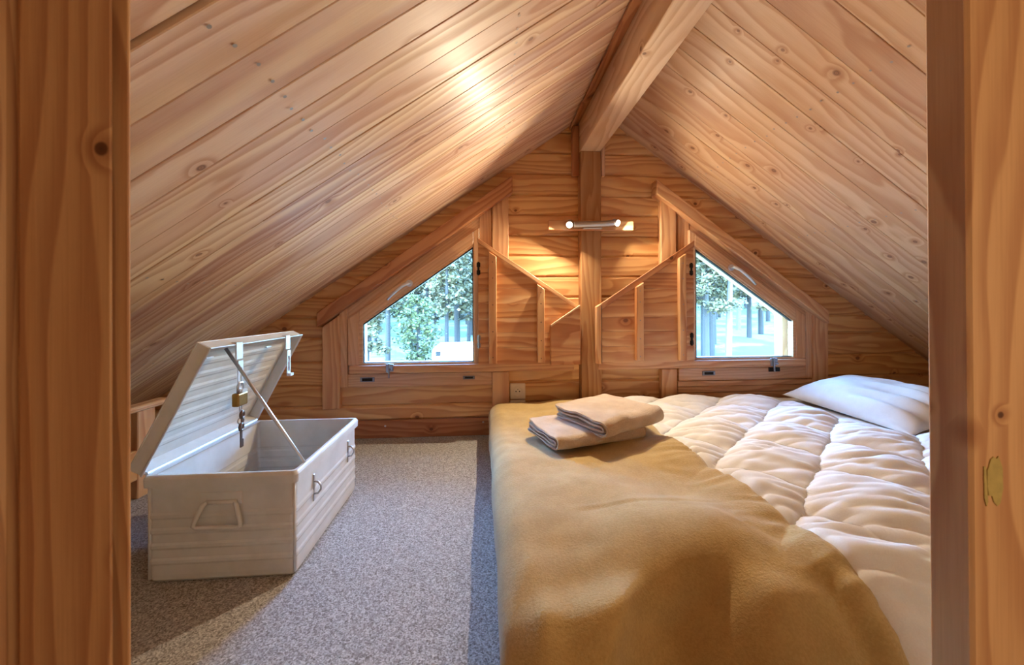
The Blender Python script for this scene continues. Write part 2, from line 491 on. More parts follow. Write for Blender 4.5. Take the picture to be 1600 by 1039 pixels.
for i in range(len(seams) - 1):
    z1, z0 = seams[i], seams[i + 1]
    zm = (z0 + z1) / 2
    left = lambda z: max(xl_at(z + .0) - .04, XLK - .05)
    right_ = lambda z: min(xr_at(z) + .04, XRK + .05)
    ol, orr = opening(WL, zm), opening(WR, zm)
    if ol is None and opening(WL, z0 + 1e-3) is not None: ol = 1; orr = 1
    if ol is None:
        if z1 > 1.05 or True:
            log_piece(lambda z: (left(z), cx), z0, z1); log_piece(lambda z: (cx, right_(z)), z0, z1)
        continue
    def oo(W, z, k):
        r = opening(W, z)
        if r is None:
            # past the tip of the opening: close it up
            x = W['xi'] + W['sg'] * -.10
            return x
        return r[k]
    log_piece(lambda z: (left(z), oo(WL, z, 0)), z0, z1)
    log_piece(lambda z: (oo(WL, z, 1), cx), z0, z1)
    log_piece(lambda z: (cx, oo(WR, z, 0)), z0, z1)
    log_piece(lambda z: (oo(WR, z, 1), right_(z)), z0, z1)

# board along the bottom of the gable wall
b = MB(); b.box((XLK, YW - .012, FZ + .004), (cx, YW + .05, -.859))
o = obj('baseboard_far', b, M['dark'], kind='structure', bevel=.004); grain(o); o['label'] = 'reddish board along the foot of the gable wall'
nb = MB()
for x, z in ((-.75, -.90), (.0, -.89), (-1.6, -.93), (.16, -.89)): nb.disc((x, YW - .0135, z), (0, -1, 0), .008, 10)
obj('nail', nb, M['bright'], o, kind='stuff')
b = MB(); b.box((cx + .001, YW - .012, FZ + .004), (XRK, YW + .05, -.859))
o = obj('baseboard_far', b, M['dark'], kind='structure', bevel=.004); grain(o); o['label'] = 'board along the foot of the gable wall behind the bed'

def sc(poly, y):
    k = y / 3.0
    return [(x * k, z * k) for x, z in poly]
def board(name, poly, yf, th, mat, parent=None, d=(1, 0, 0), up_=(0, 0, 1), bevel=.004, kind=None, label=None, fit=True):
    mb = MB(); mb.prism_y(sc(poly, yf) if fit else list(poly), yf, yf + th)
    o = obj(name, mb, mat, parent, bevel=bevel, kind=kind, label=label)
    if abs(d[2]) > .9 and up_ == (0, 0, 1): up_ = (1, 0, 0)
    grain(o, d, up_)
    return o
def rect(x0, x1, z0, z1): return [(x0, z0), (x1, z0), (x1, z1), (x0, z1)]

# centre post under the ridge beam, cleats beside its head
board('centre_post', rect(.776, .940, FZ - .02, 1.2425), 2.965, .15, M['post'], d=(0, 0, 1), kind='structure', label='square larch post under the ridge beam in the middle of the gable')
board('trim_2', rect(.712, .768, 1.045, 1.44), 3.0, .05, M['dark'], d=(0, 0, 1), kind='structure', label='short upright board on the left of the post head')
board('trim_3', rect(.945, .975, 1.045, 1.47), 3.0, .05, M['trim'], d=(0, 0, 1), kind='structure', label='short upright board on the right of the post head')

# ------------------------------------------------------------------ windows
def hardware_handle(parent, s0, s1, W):
    """lever handle along the sloping sash rail"""
    sg, xi = W['sg'], W['xi']
    y = 2.985
    P = lambda s, dz, yy: Vector(((xi + sg * s) * yy / 3, yy, (zg(s) + dz) * yy / 3))
    ro = MB(); c = P(s0, .062, y); ro.tube([c + Vector((0, .012, 0)), c + Vector((0, -.006, 0))], .026, 16)
    c2 = P(s0, .062, y)
    h = obj('handle_plate', ro, M['bright'], parent, smooth=False, bevel=.003)
    lv = MB(); e = P(s1, .045, y)
    a = c2 + Vector((0, -.005, 0)); b_ = c2 + Vector((0, -.045, 0)); ee = e + Vector((0, -.045, 0))
    mid = (b_ + ee) / 2 + Vector((0, -.004, .012))
    lv.tube([a, b_ + (a - b_) * .25, b_ + (ee - b_) * .04, b_.lerp(mid, .5) + Vector((0, 0, .006)), mid, mid.lerp(ee, .5) + Vector((0, 0, .004)), ee], [.012, .012, .013, .012, .011, .010, .008], 10)
    obj('lever', lv, M['bright'], h, smooth=True)

def window(n, W, label):
    sg, xi = W['sg'], W['xi']
    X = lambda s: xi + sg * s
    dsl = (sg, 0, -.708)
    root = empty('window_%d' % n, (0, 0, 0)); root['kind'] = 'structure'; root['label'] = label
    zb = -.411
    # fixed frame
    zf0, zf1 = -.592, -.492
    board('frame_stile', [(X(.945), -.592), (X(1.003), -.592), (X(1.003), zg(1.003) + .215), (X(.945), zg(.945) + .215)], 3.02, .08, M['frame'], root, (0, 0, 1))
    board('frame_stile', [(X(-.050), zf1), (X(-.144), zf1), (X(-.144), zg(-.144) + .215), (X(-.050), zg(-.050) + .215)], 3.02, .08, M['frame'], root, (0, 0, 1))
    board('frame_rail', [(X(.944), zg(.944) + .112), (X(-.049), zg(-.049) + .112), (X(-.049), zg(-.049) + .213), (X(.944), zg(.944) + .213)], 3.025, .08, M['frame'], root, dsl)
    board('frame_rail', rect(min(X(-.144), X(.944)), max(X(-.144), X(.944)), zf0, zf1), 3.02, .08, M['frame'], root)
    # sash
    board('sash_stile', [(X(.862), -.428), (X(.943), -.428), (X(.943), zg(.943) + .118), (X(.862), zg(.862) + .118)], 2.992, .07, M['frame'], root, (0, 0, 1))
    board('sash_stile', [(X(-.004), -.428), (X(-.049), -.428), (X(-.049), zg(-.049) + .118), (X(-.004), zg(-.004) + .118)], 2.992, .07, M['frame'], root, (0, 0, 1))
    board('sash_rail', [(X(.860), zg(.860) + .020), (X(-.003), zg(-.003) + .020), (X(-.003), zg(-.003) + .118), (X(.860), zg(.860) + .118)], 2.990, .07, M['frame'], root, dsl)
    board('sash_rail', rect(min(X(0), X(.862)), max(X(0), X(.862)), -.430, -.414), 2.992, .07, M['frame'], root)
    # glazing bead, gasket and glass
    outer = [(X(-.004), -.416), (X(.860), -.416), (X(.860), zg(.860) + .020), (X(-.004), zg(-.004) + .020)]
    inner = [(X(0), zb), (X(SG), zb), (X(SG), zg(SG)), (X(0), zg(0))]
    gi = [(X(.006), zb + .006), (X(SG - .009), zb + .006), (X(SG - .009), zg(SG - .009) - .012), (X(.006), zg(.006) - .012)]
    def ring(o_, i_, yf, th, name, mat):
        mb = MB()
        for k in range(4):
            j = (k + 1) % 4
            mb.prism_y(sc([o_[k], o_[j], i_[j], i_[k]], yf), yf, yf + th)
        return obj(name, mb, mat, root)
    lo_ = [(X(-.11), -.575), (X(.985), -.575), (X(.985), zg(.985) + .17), (X(-.11), zg(-.11) + .17)]
    li_ = [(X(-.001), zb - .001), (X(SG + .001), zb - .001), (X(SG + .001), zg(SG) + .001), (X(-.001), zg(0) + .001)]
    fl_ = ring(lo_, li_, 3.066, .12, 'frame_lining', M['frame']); grain(fl_)
    gb = ring(outer, inner, 3.0, .05, 'glazing_bead', M['frame']); grain(gb)
    ring(inner, gi, 3.012, .03, 'gasket', M['gasket'])
    mb = MB(); mb.prism_y(sc(inner, 3.03), 3.03, 3.038)
    obj('pane', mb, M['glass'], root)
    # handle
    if sg < 0: hardware_handle(root, .485, .640, W)
    else: hardware_handle(root, .305, .480, W)
    return root
w1 = window(1, WL, 'left trapezium window of the gable, trees and a white motorhome outside')
w2 = window(2, WR, 'right trapezium window of the gable, tree trunks and a grassy bank outside')

# sill boards under the windows
def sillboard(n, x0, x1, label):
    return board('trim_%d' % n, rect(x0, x1, -.491, -.432), 2.955, .09, M['trim'], kind='structure', label=label, bevel=.005)
s1 = sillboard(4, -1.008, .716, 'long narrow sill board under the left window and its open shutter')
s2 = sillboard(5, .908, 2.66, 'long narrow sill board under the right window and its open shutter')
# uprights beside the windows
board('trim_6', [(-1.203, -.753), (-1.075, -.753), (-1.075, -.045), (-1.203, -.138)], 3.0, .06, M['trim'], d=(0, 0, 1), kind='structure', label='upright board outside the left window')
board('trim_7', rect(.072, .204, -.852, -.494), 3.0, .06, M['trim'], d=(0, 0, 1), kind='structure', label='short upright board under the left shutter, beside the socket')
board('trim_8', rect(.076, .204, .30, .93), 3.0, .06, M['trim'], d=(0, 0, 1), kind='structure', label='upright board above the left shutter')
board('trim_9', rect(1.43, 1.556, -.79, -.494), 3.0, .06, M['trim'], d=(0, 0, 1), kind='structure', label='short upright board under the right shutter')
board('trim_10', rect(1.43, 1.556, .24, .90), 3.0, .06, M['trim'], d=(0, 0, 1), kind='structure', label='upright board above the right shutter')
board('trim_11', [(2.73, -.76), (2.858, -.76), (2.858, -.13), (2.73, -.035)], 3.0, .06, M['trim'], d=(0, 0, 1), kind='structure', label='upright board outside the right window')
# sloping head boards over the windows
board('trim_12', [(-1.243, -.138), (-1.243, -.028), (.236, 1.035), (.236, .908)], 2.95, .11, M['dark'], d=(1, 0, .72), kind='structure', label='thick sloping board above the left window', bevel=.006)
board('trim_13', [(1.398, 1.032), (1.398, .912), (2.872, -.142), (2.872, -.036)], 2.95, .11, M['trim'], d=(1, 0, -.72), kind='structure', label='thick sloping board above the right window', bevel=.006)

# boards under the right window
for z0, z1 in ((-.745, -.694), (-.690, -.640), (-.638, -.596)):
    board('trim_14', rect(1.562, 2.722, z0, z1), 3.022, .03, M['trim'], kind='structure', label='narrow board below the right window, one of three above the bed')

# window hardware
def plate_catch(parent, x, z, w=.105, h=.034, y=3.014):
    k = y / 3; x *= k; z *= k
    mb = MB()
    t = .006
    mb.box((x - w / 2, y - .003, z - h / 2), (x + w / 2, y + .006, z - h / 2 + t)); mb.box((x - w / 2, y - .003, z + h / 2 - t), (x + w / 2, y + .006, z + h / 2))
    mb.box((x - w / 2, y - .003, z - h / 2), (x - w / 2 + .014, y + .006, z + h / 2)); mb.box((x + w / 2 - .014, y - .003, z - h / 2), (x + w / 2, y + .006, z + h / 2))
    p = obj('recessed_catch', mb, M['zinc'], parent, bevel=.001)
    mb = MB(); mb.box((x - w / 2 + .012, y - .001, z - h / 2 + .004), (x + w / 2 - .012, y + .005, z + h / 2 - .004))
    obj('slot', mb, M['hole'], p)
plate_catch(w1, -.872, -.535); plate_catch(w1, -.108, -.533, .09, .026); plate_catch(w2, 1.822, -.534)
def bolt(parent, x, z, arm):
    mb = MB(); y = 2.955
    mb.box((x - .024, y - .01, z - .028), (x - .004, y + .002, z + .034)); mb.box((x + .004, y - .014, z - .02), (x + .03, y + .002, z + .034))
    mb.tube([(x, y - .016, z + .04), (x, y - .016, z - .07)], .007, 8); mb.tube([(x, y - .016, z + .0), (x + .022, y - .035, z - .004)], .006, 8)
    p = obj('latch_bolt', mb, M['zinc'], parent, bevel=.0015)
    if arm:
        mb = MB(); mb.box((x + .01, 3.008, z - .085), (x + .105, 3.02, z - .052))
        obj('strike_plate', mb, M['black'], p, bevel=.002)
bolt(s1, -.698, -.447, False); bolt(s2, 2.335, -.447, True)

# ------------------------------------------------------------------ shutters
def shutter(side, label):
    root = empty('shutter', (0, 0, 0)); tag(root, label, 'shutter')
    yf = 2.93
    if side == 'left':
        sl = -.672; xa, za = -.030, .525; x0, x1 = -.032, .745
        top = lambda x: za + sl * (x - xa)
    else:
        sl = .655; xa, za = 1.660, .520; x0, x1 = .880, 1.660
        top = lambda x: za + sl * (x - xa)
    zb = -.428
    # horizontal boards cut to the slope
    zs = [zb, -.30, -.185, -.075, .035, .15, .27, .39, .54]
    th = .028
    for i in range(len(zs) - 1):
        a, b_ = zs[i] + .0006, zs[i + 1] - .0006
        xs = lambda z: xa + (z - za) / sl
        if side == 'left':
            p = [(x0, a), (min(x1, xs(a)), a), (min(x1, xs(b_)), b_), (x0, b_)]
            if top(x1) > a and top(x1) < b_: p = [(x0, a), (x1, a), (x1, top(x1)), (xs(b_), b_), (x0, b_)]
            if xs(b_) < x0: p = [(x0, a), (xs(a), a), (x0, top(x0))]
        else:
            p = [(max(x0, xs(a)), a), (x1, a), (x1, b_), (max(x0, xs(b_)), b_)]
            if top(x0) > a and top(x0) < b_: p = [(x0, a), (x1, a), (x1, b_), (xs(b_), b_), (x0, top(x0))]
            if xs(b_) > x1: p = [(xs(a), a), (x1, a), (x1, top(x1))]
        board('board', p, yf, th, M['shut'], root, bevel=.0012, fit=False)
    # edge strip along the slope
    if side == 'left':
        board('edge_strip', [(x0 - .004, top(x0) - .03), (x1 + .004, top(x1) - .036), (x1 + .004, top(x1)), (x0 - .004, top(x0) + .006)], yf - .010, .012, M['shut'], root, d=(1, 0, sl), bevel=.002, fit=False)
        bats = [(.045, .105, zb + .012), (.412, .466, zb + .015)]
    else:
        board('edge_strip', [(x0 - .004, top(x0)), (x0 - .004, top(x0) - .050), (x1 + .004, top(x1) - .046), (x1 + .004, top(x1) + .006)], yf - .010, .012, M['dark'], root, d=(1, 0, sl), bevel=.002, fit=False)
        bats = [(1.178, 1.238, zb + .018), (1.524, 1.580, zb + .012)]
    for k, (a, b_, z0) in enumerate(bats):
        ta, tb = top(a) - .048, top(b_) - .048
        bt = board('batten', [(a, z0), (b_, z0), (b_, tb), (a, ta)], yf - .040, .040, M['shut'], root, d=(0, 0, 1), bevel=.004, fit=False)
        sm = MB()
        for q in (.06, .3, .55, .8, .95):
            sm.disc(((a + b_) / 2, yf - .0408, z0 + (min(ta, tb) - z0) * q), (0, -1, 0), .0045, 8)
        obj('screw_heads', sm, M['key'] if side == 'left' else M['zinc'], bt, kind='stuff')
    if side == 'left':
        board('corner_panel', [(.512, zb - .002), (.738, zb - .002), (.738, .020), (.512, -.130)], yf - .045, .045, M['shut'], root, bevel=.003, fit=False)
        board('corner_panel_edge', [(.512, -.128), (.738, .022), (.738, .010), (.512, -.142)], yf - .049, .03, M['beam'], root, d=(1, 0, .66), bevel=.001, fit=False)  # paler wood paints in the lit look of the bevelled top edge
        hx = -.030
    else:
        board('end_board', [(.868, zb - .002), (.905, zb - .002), (.905, .030), (.868, .008)], yf - .035, .05, M['trim'], root, d=(0, 0, 1), bevel=.003, fit=False)
        board('seal_strip', [(.9055, zb), (.914, zb), (.914, .02), (.9055, .012)], yf - .018, .018, M['black'], root, d=(0, 0, 1), bevel=0, fit=False)
        hx = 1.640
    for z in (.30, -.25):
        mb = MB(); mb.tube([(hx, yf - .004, z - .05), (hx, yf - .004, z + .05)], .008, 10)
        for k in (-1, 1): mb.box((hx - .014, yf - .004, z + k * .028 - .016), (hx + .014, yf + .001, z + k * .028 + .016))
        obj('hinge', mb, M['black'] if (side == 'right' or z > 0) else M['zinc'], root, label=None)
    return root
shutter('left', 'wooden shutter folded open beside the left window, with two battens and a small corner panel')
shutter('right', 'wooden shutter folded open beside the right window, with two battens and a dark seal strip')

# ------------------------------------------------------------------ wall lamp
lamp = empty('wall_lamp', (0.84, 2.93, .63)); tag(lamp, 'lit twin spot wall lamp with a silver bar, on the post between the windows', 'lamp')
def rel(o, root):
    """keep a part modelled in room coordinates in place under a root that is not at the origin"""
    o.location = -Vector(root.location)
    return o
b = MB(); b.box((.505, 2.925, .60), (1.175, 2.962, .672))
o = rel(obj('mounting_board', b, M['trim'], lamp, bevel=.004), lamp); grain(o)
b = MB(); b.box((.77, 2.905, .605), (.92, 2.926, .665)); rel(obj('backplate', b, M['steel'], lamp, bevel=.004), lamp)
b = MB(); b.tube([(.84, 2.91, .635), (.84, 2.878, .635)], .012, 12); rel(obj('arm', b, M['steel'], lamp), lamp)
pl, pr = Vector((.656, 2.878, .626)), Vector((1.034, 2.878, .644))
b = MB(); b.tube([pl + Vector((.035, .0, .002)), pl.lerp(pr, .25), pl.lerp(pr, .75), pr - Vector((.035, 0, -.002))], .024, 20)
rel(obj('bar', b, M['steel'], lamp, smooth=False, bevel=.002), lamp)
for c, n_, pw in ((pl, Vector((-.447, -1.05, -.894)), BULB_W[0]), (pr, Vector((.825, -1.0, -.564)), BULB_W[1])):
    n_ = n_.normalized()
    b = MB(); b.tube([c - n_ * .052, c - n_ * .046, c - n_ * .004], [.018, .025, .027], 20)
    h = rel(obj('lamp_head', b, M['steel'], lamp), lamp)
    b = MB(); b.tube([c - n_ * .006, c + n_ * .002, c + n_ * .007], [.0235, .022, .012], 18)
    q = obj('bulb', b, M['bulb'], h, smooth=True)
    ld = bpy.data.lights.new('spot_bulb', 'AREA'); ld.shape = 'DISK'; ld.size = .030; ld.energy = pw; ld.color = BULB_COL
    lo = bpy.data.objects.new('spot_bulb_light', ld); C.objects.link(lo)
    lo.location = c + n_ * .010
    lo.rotation_euler = n_.to_track_quat('-Z', 'Y').to_euler()
    lo['kind'] = 'helper'

# ------------------------------------------------------------------ wall socket
so = empty('wall_socket', (.27, 3.04, -.69)); tag(so, 'cream double wall socket beside the bed corner, under the left shutter', 'socket')
def faceplate(z0, z1):
    b = MB(); b.box((.212, 3.032, z0), (.333, 3.052, z1)); p = rel(obj('faceplate', b, M['plastic'], so, bevel=.006, seg=2), so)
    c = Vector((.2725, 3.032, (z0 + z1) / 2))
    b = MB()
    for r0, r1, dy in ((.040, .036, -.006), (.036, .030, -.001)):
        n = 24; vs = []; fs = []
        for k in range(n):
            an = 2 * math.pi * k / n
            vs += [(c.x + r0 * math.cos(an), c.y - (.006 if r0 == .040 else .005), c.z + r0 * math.sin(an)), (c.x + r1 * math.cos(an), c.y + dy, c.z + r1 * math.sin(an)), (c.x + r0 * math.cos(an), c.y + .001, c.z + r0 * math.sin(an))]
        for k in range(n):
            j = (k + 1) % n
            fs += [(3 * k, 3 * j, 3 * j + 1, 3 * k + 1), (3 * k + 2, 3 * j + 2, 3 * j, 3 * k)]
        b.add(vs, fs)
    obj('socket_ring', b, M['plastic'], p)
    b = MB()
    for dx in (-.014, .014): b.disc((c.x + dx, c.y - .0015, c.z), (0, -1, 0), .005, 10)
    b.disc((c.x, c.y - .0015, c.z + .016), (0, -1, 0), .0035, 8)
    obj('contacts', b, M['hole'], p)
faceplate(-.717, -.592); faceplate(-.848, -.723)

# ------------------------------------------------------------------ knee walls, partition, landing
def side_wall(name, x0, x1, ztop, label):
    b = MB(); b.box((x0, YB, FZ), (x1, YW, ztop)); o = obj(name, b, M['log'], kind='structure'); grain(o, (0, 1, 0)); o['label'] = label
side_wall('wall_left', XLK - .1, XLK, zl(XLK - .05), 'low wooden knee wall under the left eave')
side_wall('wall_right', XRK, XRK + .1, zr(XRK + .05), 'low wooden knee wall under the right eave')
PY0, PY1 = .455, .56
b = MB()
xs0, xs1 = -.47, .69
b.prism_y([(XLK, FZ), (xs0 - .02, FZ), (xs0 - .02, zl(xs0)), (XLK, zl(XLK))], PY0 + .01, PY1 - .02)
b.prism_y([(xs1 + .03, FZ), (XRK, FZ), (XRK, zr(XRK)), (xs1 + .03, 1.5)], PY0 + .01, PY1 - .02)
b.prism_y([(xs0 - .02, .62), (xs1 + .03, .62), (xs1 + .03, 1.5), (XAP, 1.6), (xs0 - .02, zl(xs0))], PY0 + .01, PY1 - .02)
o = obj('wall_near', b, M['case'], kind='structure'); grain(o, (0, 0, 1), (1, 0, 0)); o['label'] = 'wooden partition with the doorway the loft is seen through'
door = empty('door_1', (0, 0, 0)); door['kind'] = 'structure'; door['label'] = 'wooden door opening nearest the viewer, with boards on both sides'
def dboard(name, x0, x1, y0, y1, z0=FZ, z1=.62, mat='case', bev=.004):
    b = MB(); b.box((x0, y0, z0), (x1, y1, z1)); o = obj(name, b, M[mat], door, bevel=bev); grain(o, (0, 0, 1), (1, .7, 0)); return o
dboard('casing_board', -.492, -.4015, .45, .4532, bev=.001)
dboard('casing_back', -.492, -.432, .4534, .50)
dboard('casing_board', -.75, -.509, .45, .50)
dboard('jamb', -.430, -.3942, .4625, .4662, bev=.001)
dboard('jamb', .6205, .80, .448, .4975)
dboard('casing_board', .81, 1.2, .44, .50)
dboard('head_jamb', -.43, .80, .4625, .50, .555, .62)
# smear of pale filler on the right jamb
b = MB()
rg = random.Random(3)
cxs, czs = .653, -.222
ringp = [(cxs + .0115 * (1 + .25 * rg.uniform(-1, 1)) * math.cos(t), czs + .030 * (1 + .2 * rg.uniform(-1, 1)) * math.sin(t)) for t in [2 * math.pi * k / 18 for k in range(18)]]
b.prism_y(ringp, .4468, .4482)
b.prism_y([(.6365, -.205), (.6395, -.205), (.642, -.250), (.640, -.256), (.637, -.246)], .4468, .4482)
obj('filler_smear', b, M['resin'], door)
# landing
b = MB(); b.prism_y([(XLK, FZ), (XRK, FZ), (XRK, zr(XRK)), (XAP, 1.6), (XLK, zl(XLK))], YB - .1, YB)
o = obj('wall_back', b, M['log'], kind='structure'); grain(o); o['label'] = 'wooden end wall of the landing'
ld = bpy.data.lights.new('landing_fill', 'POINT'); ld.energy = FILL_W; ld.color = FILL_COL; ld.shadow_soft_size = .28  # added warm fill light behind the camera, without a fitting
lo = bpy.data.objects.new('landing_fill_light', ld); C.objects.link(lo); lo.location = (.95, -.60, .0); lo['kind'] = 'helper'

# low railing under the left eave
rl = empty('low_railing', (-1.84, 2.2, FZ)); tag(rl, 'low wooden railing under the left eave, behind the metal trunk', 'railing')
b = MB(); b.box((-1.875, 1.2, -.535), (-1.80, 2.385, -.505)); o = rel(obj('top_rail', b, M['trim'], rl, bevel=.006), rl); grain(o, (0, 1, 0))
b = MB(); b.box((-1.86, 1.2, FZ + .10), (-1.82, 2.36, -.74)); o = rel(obj('lower_board', b, M['log'], rl, bevel=.004), rl); grain(o, (0, 1, 0))
for y in (1.3, 2.24):
    b = MB(); b.box((-1.868, y - .055, FZ), (-1.815, y + .055, -.536)); o = rel(obj('post', b, M['trim'], rl, bevel=.004), rl); grain(o, (0, 0, 1), (0, 1, 0))

# ------------------------------------------------------------------ metal trunk
tr = empty('metal_trunk', (-.955, 1.84, FZ)); tag(tr, 'beige metal trunk standing open on the carpet, lid propped up', 'trunk')
TX0, TX1, TY0, TY1, TZ1 = -1.222, -.689, 1.489, 2.193, -.599
TW = .006
def rrect(x0, x1, y0, y1, r, n=5):
    pts = []
    for cxx, cyy, a0 in ((x1 - r, y1 - r, 0), (x0 + r, y1 - r, 90), (x0 + r, y0 + r, 180), (x1 - r, y0 + r, 270)):
        for k in range(n + 1):
            an = math.radians(a0 + 90 * k / n); pts.append((cxx + r * math.cos(an), cyy + r * math.sin(an)))
    return pts
# body: pressed ribs run round the sides; outer shell, then inner shell
ins = .010
levels = []                                             # (z, outward offset)
zb0 = FZ + .004
levels += [(zb0, -.012), (zb0 + .012, -.002), (zb0 + .03, 0)]
for zc in (-.915, -.86, -.805, -.75):
    levels += [(zc - .013, 0), (zc - .005, .0028), (zc + .005, .0028), (zc + .013, 0)]
levels += [(-.665, 0), (-.650, 0), (TZ1 - .002, 0)]
mb = MB(); rings_ = []
for z, off in levels:
    rings_.append([(x, y, z) for x, y in rrect(TX0 + ins - off, TX1 - ins + off, TY0 + ins - off, TY1 - ins + off, .018)])
for z, off in levels[::-1]:
    zz = max(z, zb0 + .006)
    rings_.append([(x, y, zz) for x, y in rrect(TX0 + ins + TW - off, TX1 - ins - TW + off, TY0 + ins + TW - off, TY1 - ins - TW + off, .014)])
n = len(rings_[0]); vs = [p for r in rings_ for p in r]; fs = []
for i in range(len(rings_) - 1):
    for k in range(n):
        j = (k + 1) % n
        fs.append((i * n + k, i * n + j, (i + 1) * n + j, (i + 1) * n + k))
fs.append(tuple(range(n - 1, -1, -1))); fs.append(tuple((len(rings_) - 1) * n + k for k in range(n)))
mb.add(vs, fs)
o = rel(obj('body', mb, M['trunk'], tr), tr)
# rolled rim band
mb = MB(); prof = [(-.645, -.003), (-.641, .0065), (-.612, .0075), (-.604, .004), (TZ1, .0), (TZ1, -.010), (-.606, -.012), (-.62, -.010)]
rr = [[(x, y, z) for x, y in rrect(TX0 - off + .004, TX1 + off - .004, TY0 - off + .004, TY1 + off - .004, .016)] for z, off in prof]
n = len(rr[0]); vs = [p for r in rr for p in r]; fs = []
for i in range(len(rr)):
    i2 = (i + 1) % len(rr)
    for k in range(n):
        j = (k + 1) % n
        fs.append((i * n + k, i * n + j, i2 * n + j, i2 * n + k))
mb.add(vs, fs); rel(obj('rim', mb, M['trunk'], tr), tr)
# front corner seams
for x, y in ((TX0 + ins + .004, TY0 + ins + .003), (TX1 - ins - .004, TY0 + ins + .003)):
    mb = MB(); mb.tube([(x, y, FZ + .02), (x, y, -.646)], .0055, 8); rel(obj('corner_bead', mb, M['trunk'], tr, smooth=True), tr)
# lid: shallow tray hinged on the left edge, opened to about sixty degrees from shut
lid = empty('lid', (0, 0, 0)); lid.parent = tr; lid.location = Vector((TX0, 0, TZ1 + .004)) - Vector(tr.location)
ANG = math.atan2(-.145 + .598, -.985 + 1.219)
lw = .512; lt = .053
e1 = Vector((math.cos(ANG), 0, math.sin(ANG))); e3 = Vector((-math.sin(ANG), 0, math.cos(ANG)))   # across, outward
def LP(p, y, q): return e1 * p + e3 * q + Vector((0, y, 0))
def lid_mesh():
    mb = MB(); t = .006
    ya, yb = TY0 - .006, TY1 + .006
    for p0, p1, q0, q1, y0, y1 in ((0, lw, lt - t, lt, ya, yb),                         # top sheet
                                   (0, lw, 0, lt - t, ya, ya + t), (0, lw, 0, lt - t, yb - t, yb),
                                   (lw - t, lw, 0, lt - t, ya + t, yb - t), (0, t, 0, lt - t, ya + t, yb - t)):
        vs = [LP(p, y, q) for q in (q0, q1) for (p, y) in ((p0, y0), (p1, y0), (p1, y1), (p0, y1))]
        mb.add(vs, [(0, 3, 2, 1), (4, 5, 6, 7), (0, 1, 5, 4), (1, 2, 6, 5), (2, 3, 7, 6), (3, 0, 4, 7)])
    return mb
lid_o = None
def lidpart(name, mb, mat, **kw):
    return obj(name, mb, mat, lid, **kw)
mb = lid_mesh(); lidpart('lid_shell', mb, M['trunk'], bevel=.002)
mb = MB()
for p in [.07 + .058 * k for k in range(8)]:              # pressed ribs, seen from inside as shallow ridges
    ya, yb = TY0 + .05, TY1 - .05
    prof = [(p - .016, lt - .006), (p - .006, lt - .0095), (p + .006, lt - .0095), (p + .016, lt - .006)]
    vs = [LP(a, y, q) for y in (ya, yb) for a, q in prof]
    mb.add(vs, [(0, 1, 5, 4), (1, 2, 6, 5), (2, 3, 7, 6), (0, 3, 2, 1), (4, 5, 6, 7)])
lidpart('pressed_ribs', mb, M['trunk'], kind='stuff')
mb = MB(); ya, yb = TY0 - .006, TY1 + .006                # rolled edge of the lid
mb.tube([LP(.0, ya, 0), LP(lw, ya, 0), LP(lw, yb, 0), LP(0, yb, 0)], .0042, 8)
lidpart('rolled_edge', mb, M['bright'])
# hasps hanging from the lid edge
def hasp(y):
    mb = MB()
    top = LP(lw, y, -.006)
    w = .021
    for dx0, dz0, dx1, dz1 in ((-.004, .012, .004, -.055),):
        mb.box((top.x - .006, y - w, top.z - .058), (top.x + .001, y + w, top.z + .010))
    mb.box((top.x - .03, y - w, top.z + .006), (top.x + .001, y + w, top.z + .012))
    h = lidpart('hasp', mb, M['bright'], bevel=.0015)
    mb = MB(); z1 = top.z - .063; z0 = z1 - .105; x = top.x + .004
    mb.box((x - .004, y - w * .8, z1 - .03), (x + .001, y + w * .8, z1))
    mb.box((x - .004, y - w * .8, z0), (x + .001, y - w * .35, z1 - .028)); mb.box((x - .004, y + w * .35, z0), (x + .001, y + w * .8, z1 - .028))
    mb.box((x - .004, y - w * .8, z0 - .012), (x + .001, y + w * .8, z0))
    mb.tube([(x, y - w * .8, z0 - .012), (x + .012, y - w * .8, z0 - .014)], .005, 8); mb.box((x - .003, y - w * .8, z0 - .024), (x + .016, y + w * .8, z0 - .010))
    obj('hasp_loop', mb, M['bright'], h, bevel=.001)
    return top
hy1, hy2 = 1.645, 2.035
ht = hasp(hy1); hasp(hy2)
for y in (1.52, 1.92):
    mb = MB(); c = LP(lw - .045, y, .004); mb.box((c.x - .010, y - .02, c.z - .002), (c.x + .0, y + .02, c.z + .003)); lidpart('lid_clip', mb, M['bright'])
# hinge strip
mb = MB(); mb.tube([(TX0 + .004, TY0 + .01, TZ1 + .006), (TX0 + .004, TY1 - .01, TZ1 + .006)], .007, 8)
mb.add([(TX0 + .004, TY0 + .02, TZ1 + .002), (TX0 + .030, TY0 + .02, TZ1 - .002), (TX0 + .030, TY1 - .02, TZ1 - .002), (TX0 + .004, TY1 - .02, TZ1 + .002)], [(0, 1, 2, 3)])
rel(obj('hinge', mb, M['bright'], tr), tr)
# stay rod
lb = Vector((TX0, 0, TZ1 + .004))
mb = MB(); A_ = lb + LP(lw - .02, 1.60, .012); B_ = Vector((-.700, 1.575, -.600))
mb.tube([A_, A_.lerp(B_, .5), B_, B_ + Vector((.0, .0, -.012))], .0065, 10); rel(obj('stay_rod', mb, M['steel'], tr, smooth=True), tr)
